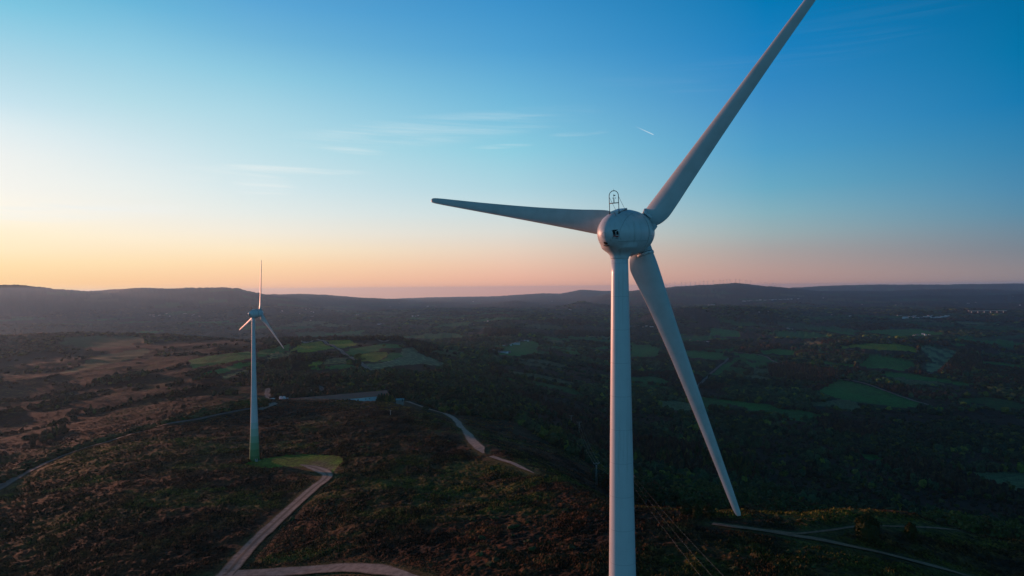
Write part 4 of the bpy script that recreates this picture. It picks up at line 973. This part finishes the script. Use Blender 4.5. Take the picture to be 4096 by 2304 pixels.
cluster([(1650, 1267), (1664, 1266), (1674, 1265), (1425, 1262), (1440, 1262), (1520, 1299), (1530, 1298), (1860, 1280), (1710, 1225), (1748, 1228), (1895, 1206), (2205, 1207), (2210, 1207), (1600, 1215), (1560, 1230)], 3200, 'distant white building alone in the dusky central valley', 'distant buildings centre', 1, 4, 1, 1.7, (3, 0))
cluster([(2280, 1240), (2284, 1241), (2296, 1253), (2313, 1254), (2160, 1218), (2180, 1218)], 4000, 'distant house by the pale field under the small dome hill', 'houses under the dome hill', 1, 3, 1, 1.5)

# ------------------------------------------------------------ trees
def ico(sub):
    bm = bmesh.new(); bmesh.ops.create_icosphere(bm, subdivisions=sub, radius=1); v = np.array([q.co[:] for q in bm.verts]); f = np.array([[q.index for q in p.verts] for p in bm.faces]); bm.free(); return v, f
ICO = {1: ico(1), 2: ico(2)}
def crown_mesh(seed, conifer=False, nleaf=420, bush=False):
    """a crown built of many small leaf clumps through its volume, with gaps"""
    g = np.random.default_rng(seed); V = []; Fc = []
    lobes = [(g.normal(0, .30, 2), g.uniform(.35, .95), g.uniform(.22, .40)) for _ in range(9)]
    for i in range(nleaf):
        if bush:
            d = g.normal(size=3); d /= np.linalg.norm(d); q_ = (.84+.22*math.sin(d[0]*5+seed)*math.sin(d[1]*4+1)*math.sin(d[2]*6+2)+g.normal()*.05)*g.uniform(.86, 1.03); c = np.array([d[0]*.46, d[1]*.46, .50+d[2]*.50])*np.array([q_, q_, 1])+np.array([0, 0, (q_-1)*.3]); sz = g.uniform(.03, .06)
        elif conifer:
            t = g.uniform(0, 1); z = .12+.95*t; rr = (1-t)*.34*g.uniform(.55, 1.05); a = g.uniform(0, 6.283); c = np.array([rr*math.cos(a), rr*math.sin(a), z]); sz = .055+.05*(1-t)
        else:
            (o, z0, lr) = lobes[g.integers(9)]; d = g.normal(size=3); d /= np.linalg.norm(d); c = np.array([o[0], o[1], z0*.72+.16])+d*lr*g.uniform(.6, 1.05)*np.array([1, 1, .8]); sz = g.uniform(.045, .095)
            c[2] = max(.1, c[2])
        n = g.normal(size=3)+np.array([0, 0, .5]); n /= np.linalg.norm(n); u = np.cross(n, [.3, .2, .9]); u /= np.linalg.norm(u); w_ = np.cross(n, u)
        b = len(V)
        for k in range(5):
            a = k*1.2566+g.uniform(-.2, .2); V.append(c+sz*(u*math.cos(a)+w_*math.sin(a))*g.uniform(.7, 1.2)+n*sz*.3*(k % 2))
        Fc += [(b, b+1, b+2), (b, b+2, b+3), (b, b+3, b+4)]
    # inner dark mass of twigs
    v, f = ICO[2]
    vv = v*np.array([.34, .34, .30])*(1+.25*g.normal(size=(len(v), 1)))+np.array([0, 0, .52]) if not conifer else v*np.array([.2, .2, .45])*(1-.5*np.clip(v[:, 2:3], 0, 1))+np.array([0, 0, .5])
    if bush: vv = v*np.array([.40, .40, .44])*(1+.06*g.normal(size=(len(v), 1)))+np.array([0, 0, .48])
    b = len(V); V = np.array(V); V = np.vstack([V, vv]); Fc = np.vstack([np.array(Fc), f+b])
    return npmesh('crown', V, Fc, M['bushleaf' if bush else 'crown'], False)
def trunk_mesh(seed, conifer=False):
    g = np.random.default_rng(seed+99); b = MB(); b.tube([(0, 0, -.08), (.01, 0, .2), (g.uniform(-.03, .03), .02, .55)], [.035, .026, .012], 7)
    if not conifer:
        for k in range(4):
            a = k*1.57+g.uniform(-.3, .3); b.tube([(0, 0, .18+.06*k), (.16*math.cos(a), .16*math.sin(a), .38+.06*k), (.27*math.cos(a), .27*math.sin(a), .5+.07*k)], [.016, .010, .004], 5)
    return b.mesh('trunk', M['bark'])
TREES = [(crown_mesh(i, i >= 7), trunk_mesh(i, i >= 7)) for i in range(9)]+[(crown_mesh(20+i, False, 1700, True), trunk_mesh(20+i)) for i in range(2)]
def tree(P, h, k, label, group, wid=1.0, cat='tree', name='broadleaf_tree'):
    e = empty(name, P, random.uniform(0, 6.28), label=label, cat=cat, group=group); e.scale = (h*wid, h*wid, h)
    link('crown', TREES[k][0], e); link('trunk', TREES[k][1], e); return e
def sample_trees():
    out = []
    r = 300.
    while r < 7000:
        s = max(5.0, r*.0056); n = int(R(84)/(s/r)); a = R(-42)+(np.arange(n)+RNG.uniform(0, 1, n))*s/r; rr = r+RNG.uniform(-.5, .5, n)*s*1.2
        out.append(np.c_[rr*np.sin(a), rr*np.cos(a), np.full(n, s)]); r += s
    return np.vstack(out)
COPSE = [(900, 9, [(1115,1361),(1245,1361),(1245,1367),(1115,1367)]), (900, 9, [(1310,1360),(1500,1356),(1690,1361),(1690,1371),(1640,1366),(1500,1361),(1310,1364)]),
 (900, 10, [(1650,1370),(1760,1383),(1740,1408),(1690,1415),(1640,1388)]), (900, 14, [(3075,1475),(3150,1462),(3250,1478),(3355,1496),(3350,1522),(3270,1537),(3150,1527),(3080,1507)]),
 (900, 12, [(3835,1406),(3900,1404),(3930,1450),(3900,1500),(3800,1510),(3750,1502),(3812,1440)]), (900, 9, [(3190,1408),(3320,1402),(3440,1414),(3480,1425),(3440,1445),(3300,1440),(3180,1425)]),
 (900, 9, [(3880,1462),(4120,1484),(4120,1540),(3900,1540)]), (1200, 15, [(2220,1332),(2300,1329),(2440,1339),(2450,1350),(2230,1347)]), (1200, 15, [(1940,1322),(2080,1330),(2080,1350),(1930,1345)]),
 (700, 8, [(1075,1450),(1140,1447),(1150,1500),(1085,1495)]), (1500, 12, [(3280,1368),(3420,1372),(3430,1385),(3290,1382)]), (1500, 12, [(3560,1372),(3800,1378),(3800,1386),(3600,1376)]), (1300, 9, [(2730,1388),(2900,1394),(2900,1402),(2740,1400)])]
CX_ = []
for dm, hh, pl_c in COPSE:
    P = np.array([hit(a, b, dm)[:2] for a, b in densify(pl_c, True, 25)]); lo, hi = P.min(0), P.max(0); st = max(4.5, P[:, 1].mean()*.0036)
    gx, gy = np.meshgrid(np.arange(lo[0], hi[0], st), np.arange(lo[1], hi[1], st)); gx = (gx+RNG.uniform(-.35, .35, gx.shape)*st).ravel(); gy = (gy+RNG.uniform(-.35, .35, gy.shape)*st).ravel()
    k = inpoly(gx, gy, [tuple(p) for p in P]); CX_.append(np.c_[gx[k], gy[k], np.full(k.sum(), st), np.full(k.sum(), float(hh))])
CXA = np.vstack(CX_); print('copse', len(CXA))
TP = sample_trees(); x, y, s = TP.T
fid = fieldid(x, y); rd = roaddist(x, y); wm = woodmask(x, y); rr = np.hypot(x, y); a_ = np.degrees(np.arctan2(x, y))
u = RNG.uniform(0, 1, len(x)); clump = fbm(x/55, y/55, 111, 3); vn = fbm(x/260, y/420, 67, 3)
pt, pq, pe = patches(x, y); edge_ = pe < np.maximum(4, s*.55)
keep = (fid < 0) & (rd > 4) & (wm > .5) & (((pt == 0) & (u < .9-.35*(pq > .7))) | ((pt == 4) & (u < .98)) | ((pt == 3) & (u < .16+.2*pq)) | (edge_ & (u < .75)))
# hedges and scattered trees on open land beyond the brow
heath = (wm < .5) & (rr > 620) & (fid < 0) & (rd > 4)
hl = np.abs(fbm(x/170, y/170, 121, 2))
keep |= heath & (((hl < np.where(a_ < -14, .03, .012)) & (u < .85)) | ((clump > .5) & (u < .5)) | (u < .008))
# not in front of or on buildings and outside the farm
mx, my = mid[0], mid[1]; ca, sa = math.cos(angb), math.sin(angb); lx = (x-mx)*ca+(y-my)*sa; ly = -(x-mx)*sa+(y-my)*ca
keep &= ~((np.abs(lx) < Lb/2+28) & (ly < 14) & (ly > -60)); keep &= ~((np.abs(lx+Lb/2+10) < 22) & (np.abs(ly) < 24))
for hx, hy, hr in HPOS:
    keep &= ~((np.abs(x-hx) < hr) & (y < hy+hr*.6) & (y > hy-hr*2.6))
# stay behind the brow of the near hill
bx = np.interp(a_, [-42, -37, -28, -20, -15, -6, 0, 9, 20, 30, 42], [430, 430, 470, 560, 590, 560, 560, 330, 330, 330, 330]); keep &= rr > bx
pt = np.where(edge_ & (pt != 4), 5, pt); x, y, s, rr, a_, clump, pt, pq = [q[keep] for q in (x, y, s, rr, a_, clump, pt, pq)]
hc_ = np.zeros(len(x)); k_ = fieldid(CXA[:, 0], CXA[:, 1]) < 0; CXA = CXA[k_]
x = np.r_[x, CXA[:, 0]]; y = np.r_[y, CXA[:, 1]]; s = np.r_[s, CXA[:, 2]]; hc_ = np.r_[hc_, CXA[:, 3]]; rr = np.hypot(x, y); a_ = np.degrees(np.arctan2(x, y)); clump = fbm(x/55, y/55, 111, 3); pt = np.r_[pt, np.full(len(CXA), 4)]; pq = np.r_[pq, np.full(len(CXA), .5)]
z = terr0(x, y)
print('trees', len(x))
red = sstep(.12, .38, fbm(x/190, y/190, 63, 3)); con = (pt == 4) | (hc_ > 0); red = np.where(con, .9, np.where(pt == 3, .4, np.where(a_ < -14, .65, red*.35))); hs_ = np.where(pt == 3, .55, 1.0)*(.8+.5*pq)
h = hs_*np.where(con, 8.5, 6.6)*RNG.uniform(.6, 1.35, len(x))*(1+.35*clump); h = np.where(rr > 1600, h*1.25, h); h = np.where(a_ < -20, h*.62, h); s = np.where(a_ < -20, s*.75, s); h = np.where(hc_ > 0, hc_*RNG.uniform(.75, 1.2, len(x)), h)
kp = np.ones(len(x), bool)
for fr_ in (.5, 1.0):      # farmland keeps its edges open: no tall trees right in front of a field
    t = (-z)/(-z-h*fr_); kp &= ~((fieldid(x*t, y*t) >= 0) & (hc_ == 0) & (rr < 4000))
x, y, s, rr, a_, clump, z, red, con, h, hc_, pt, pq = [q[kp] for q in (x, y, s, rr, a_, clump, z, red, con, h, hc_, pt, pq)]
px, py = proj(x, y, z); vis = (px > -30) & (px < 4130) & (y > 0)
# ray visibility of the tree top against the land
def seen(x, y, zt):
    ok = np.ones(len(x), bool)
    for t in np.linspace(.12, .97, 46): ok &= zt*t > terr0(x*t, y*t)-.5
    return ok
app = h/rr*vis; order = np.argsort(-app)[:2600]; sv = seen(x[order], y[order], z[order]+h[order]*.7); top = order[sv][:262]
ind = np.zeros(len(x), bool); ind[top] = True
SIDE = lambda q: 'left of' if px[q] < 1020 else ('behind' if px[q] < 1560 else 'right of')
for q in top:
    k = 7+random.randint(0, 1) if con[q] else random.randint(0, 6)
    if px[q] < 1020: lb, gr = 'scrubby tree in the dark thickets left of the long barn, on the hill flank', 'trees left of the barn'
    elif px[q] < 1560: lb, gr = 'leafy tree in the wood straight behind the long barn', 'trees behind the barn'
    elif px[q] < 2440: lb, gr = 'dark tree in the wood between the long barn and the big tower', 'trees between barn and tower'
    else: lb, gr = 'dark tree in the shaded valley wood right of the big tower', 'trees right of the tower'
    tree((x[q], y[q], z[q]-.3), h[q]*1.1, k, lb, gr, random.uniform(.9, 1.35) if k < 7 else .8, name='conifer_tree' if k >= 7 else 'broadleaf_tree')
def blobs(name, x, y, z, h, wd, sub, col, label, cat, noise=.28, squash=.62):
    v, f = ICO[sub]; n = len(x); nv = len(v)
    g = RNG
    sc = 1+noise*g.normal(size=(n, nv)); vv = v[None]*sc[..., None]
    an = g.uniform(0, 6.28, n); c, d = np.cos(an)[:, None], np.sin(an)[:, None]
    X = (vv[..., 0]*c-vv[..., 1]*d)*wd[:, None]+x[:, None]; Y = (vv[..., 0]*d+vv[..., 1]*c)*wd[:, None]+y[:, None]
    Z = vv[..., 2]*(h*.5)[:, None]+(z+h*.52)[:, None]
    V = np.stack([X, Y, Z], -1).reshape(-1, 3); Fa = (f[None]+(np.arange(n)*nv)[:, None, None]).reshape(-1, 3)
    C = np.repeat(col, nv, 0)
    return tag(link(name, npmesh(name, V, Fa, M['leaf'], False, C)), label, cat, kind='stuff')
base = np.array([.018, .034, .014])[None]*np.ones((len(x), 1)); base = base*RNG.uniform(.5, 1.9, (len(x), 1))*(.55+1.0*pq)[:, None]
yel = (RNG.uniform(0, 1, len(x)) < .16)[:, None]; base = np.where(yel, base*np.array([3.4, 2.3, .9]), base*1.15)
base = base*(1-.75*red[:, None])+np.array([.055, .022, .014])*.75*red[:, None]*RNG.uniform(.6, 1.5, (len(x), 1))
near = ~ind & (rr < 1500); farr = ~ind & (rr >= 1500)
wd = s*np.where(con, .42, .60)*np.where(pt == 3, .7, 1)*RNG.uniform(.7, 1.35, len(x))
blobs('woodland', x[near], y[near], z[near]-.6, h[near], wd[near], 2, base[near], 'dark mixed woods filling the slopes behind the near hill', 'woodland')
blobs('woodland', x[farr], y[farr], z[farr]-.6, h[farr], wd[farr], 1, base[farr], 'far woods and copses across the valley floor', 'woodland', .22)

# shrubs on the near right-hand brow and single bushes
for (bx_, by_, h_px, wid, dm, lb) in ((3470, 2165, 104, 1.1, 150, 'large round dark green bush standing above the pink dirt track at lower right'),
        (3645, 2160, 66, .85, 150, 'smaller pointed bush right of the large round bush at lower right'),
        (2745, 2060, 42, 1.5, 206, 'dark bush on the brow right of the big tower foot, leftmost of three'),
        (2790, 2078, 55, .9, 200, 'thin brownish bush on the brow, middle one of three right of the big tower'),
        (2838, 2062, 38, 1.6, 206, 'low dark bush on the brow, nearest the lower blade tip'),
        (1325, 1402, 0, 1, 800, ''), ):
    if not lb: continue
    P = hit(bx_, by_, dm); hh = h_px/F*P[1]
    e = tree((P[0], P[1], P[2]-hh*.06), hh*1.1, random.randint(9, 10), lb, None, wid*.85, 'bush', 'bush')
for i_, (bx_, hp_) in enumerate(((1516, 24), (1527, 27), (1537, 25), (1548, 28), (1559, 24), (1570, 22))):
    P = unproj(bx_, 1596, 590); P[2] = gnd(P[0], P[1]); tree(P, (1600-1570+hp_-24)/F*590*.95, 7+i_ % 2, 'dense dark conifer in the clump hiding the right end of the long barn', 'conifers at the end of the barn', 1.25, name='conifer_tree')
for i_, (bx_, hp_) in enumerate(((962, 24), (976, 30), (990, 33), (1004, 28), (1046, 26), (1058, 20))):
    P = hit(bx_, 1632, 480); tree(P, hp_/F*P[1], i_ % 7, 'dark bushy tree beside the road just behind the far turbine tower', 'dark trees by the road behind the turbine', 1.2)
for (bx_, by_, h_px, dm, lb) in ((1535, 1387, 9, 900, 'single round tree in the green field behind the striped meadow'), (1428, 1438, 22, 900, 'tall dark tree beside the straight field road'),
        (1440, 1446, 16, 900, 'shorter tree right behind the tall one by the field road'), (62+830, 1462, 10, 800, 'lone tree below the green fields left of the small turbine')):
    P = hit(bx_, by_, dm); hh = h_px/F*P[1]; tree(P, hh*1.1, random.randint(0, 6), lb, None, 1.1)

# ------------------------------------------------------------ heather and gorse of the near hill
def heather():
    out = []; r = 118.
    while r < 1700:
        s = max(.48, r*.0024) if r < 640 else r*.0034; n = int(R(82)/(s/r)); a = R(-41)+(np.arange(n)+RNG.uniform(0, 1, n))*s/r; q = r+RNG.uniform(-.6, .6, n)*s
        out.append(np.c_[q*np.sin(a), q*np.cos(a), np.full(n, s)]); r += s*1.25
    P = np.vstack(out); x, y, s = P.T; fid = fieldid(x, y); rd = roaddist(x, y)
    dens = fbm(x/8, y/8, 141, 3); u = RNG.uniform(0, 1, len(x))
    k = (fid < 0) & (rd > .9) & ((np.hypot(x, y) < 640) | (x < -.15*y)) & (u < .45+.7*dens) & (woodmask(x, y) < .5)
    k &= ~((np.abs((x-mid[0])*math.cos(angb)+(y-mid[1])*math.sin(angb)) < Lb/2+12) & (np.abs(-(x-mid[0])*math.sin(angb)+(y-mid[1])*math.cos(angb)) < 10))
    x, y, s, rd, dens = [q[k] for q in (x, y, s, rd, dens)]
    print('tufts', len(x))
    z = terr0(x, y)+relief(x, y, np.full(x.shape, -1), rd)
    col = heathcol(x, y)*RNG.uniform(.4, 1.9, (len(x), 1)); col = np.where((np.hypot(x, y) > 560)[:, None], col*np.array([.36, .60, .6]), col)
    ver = 1-sstep(1, 4, rd); col = mixc(col, np.array([.07, .075, .022])[None], ver*.7)
    h = np.where(np.hypot(x, y) > 640, .32, np.minimum(s, .5))*RNG.uniform(.5, 1.6, len(x))*(1+.9*dens)*(.25+.5*sstep(0, 9, rd)); wd = s*RNG.uniform(.6, 1.15, len(x))
    # each tuft: a small irregular dome of seven points
    nv = 7; an = np.arange(6)*math.pi/3; V = np.zeros((len(x), nv, 3))
    for j in range(6):
        rj = wd*RNG.uniform(.55, 1.1, len(x)); V[:, j, 0] = x+rj*np.cos(an[j]); V[:, j, 1] = y+rj*np.sin(an[j]); V[:, j, 2] = z-.12+h*RNG.uniform(0, .45, len(x))
    V[:, 6, 0] = x+wd*RNG.uniform(-.35, .35, len(x)); V[:, 6, 1] = y+wd*RNG.uniform(-.35, .35, len(x)); V[:, 6, 2] = z+h
    f = np.array([(j, (j+1) % 6, 6) for j in range(6)]); Fa = (f[None]+(np.arange(len(x))*nv)[:, None, None]).reshape(-1, 3)
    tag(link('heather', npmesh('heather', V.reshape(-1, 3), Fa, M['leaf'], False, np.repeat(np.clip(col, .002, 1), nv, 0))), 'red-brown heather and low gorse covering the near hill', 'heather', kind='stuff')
heather()
def gorse():
    """taller scrub along the road verge and in loose patches"""
    c = RMAP[2]; i = RNG.integers(0, len(c)-1, 1500); t = RNG.uniform(0, 1, 1500)[:, None]; P = c[i]*(1-t)+c[i+1]*t
    off = 6+np.abs(RNG.normal(0, 16, 1500)); rr_ = np.hypot(P[:, 0], P[:, 1]); P = P*(1+off/rr_)[:, None]
    P = P[(np.degrees(np.arctan2(P[:, 0], P[:, 1])) < -20)]
    n2 = 1500; a = R(RNG.uniform(-40, 38, n2)) if False else np.radians(RNG.uniform(-40, 38, n2)); r = RNG.uniform(150, 480, n2); Q_ = np.c_[r*np.sin(a), r*np.cos(a)]
    Q_ = Q_[fbm(Q_[:, 0]/30, Q_[:, 1]/30, 151, 3) > .22]
    P = np.vstack([P, Q_]); x, y = P.T; fid = fieldid(x, y); rd = roaddist(x, y); k = (fid < 0) & (rd > 1.5); x, y, rd = x[k], y[k], rd[k]
    isq = np.arange(len(P))[k] >= len(P)-len(Q_)
    z = terr0(x, y); h = np.where(isq, RNG.uniform(.6, 1.3, len(x)), RNG.uniform(1.4, 3.6, len(x))); wd = h*RNG.uniform(.7, 1.2, len(x))
    col = np.array([.040, .048, .016])[None]*RNG.uniform(.5, 1.8, (len(x), 1)); rdm = (RNG.uniform(0, 1, len(x)) < .3)[:, None]; col = np.where(rdm, col*np.array([1.6, .8, .8]), col)
    blobs('gorse', x, y, z-.3, h, wd, 2, col, 'rounded green gorse bushes strung along the road verge', 'gorse', .3)
gorse()

# ------------------------------------------------------------ haze
hb = MB(); hb.box((0, 0, (42-470)/2), (43000, 43000, 42+470))
hm = bpy.data.materials.new('haze'); hm.use_nodes = True; hn = NT(hm.node_tree); hn.n.clear()
pv = hn.new('ShaderNodeVolumePrincipled'); pv.inputs['Color'].default_value = (.43, .72, 1.0, 1); pv.inputs['Density'].default_value = 3.6e-5; pv.inputs['Anisotropy'].default_value = .48
ho = hn.new('ShaderNodeOutputMaterial'); hn.l.new(pv.outputs[0], ho.inputs['Volume'])
tag(hb.build('haze', hm), 'thin evening haze lying over the whole valley', 'haze', kind='stuff')
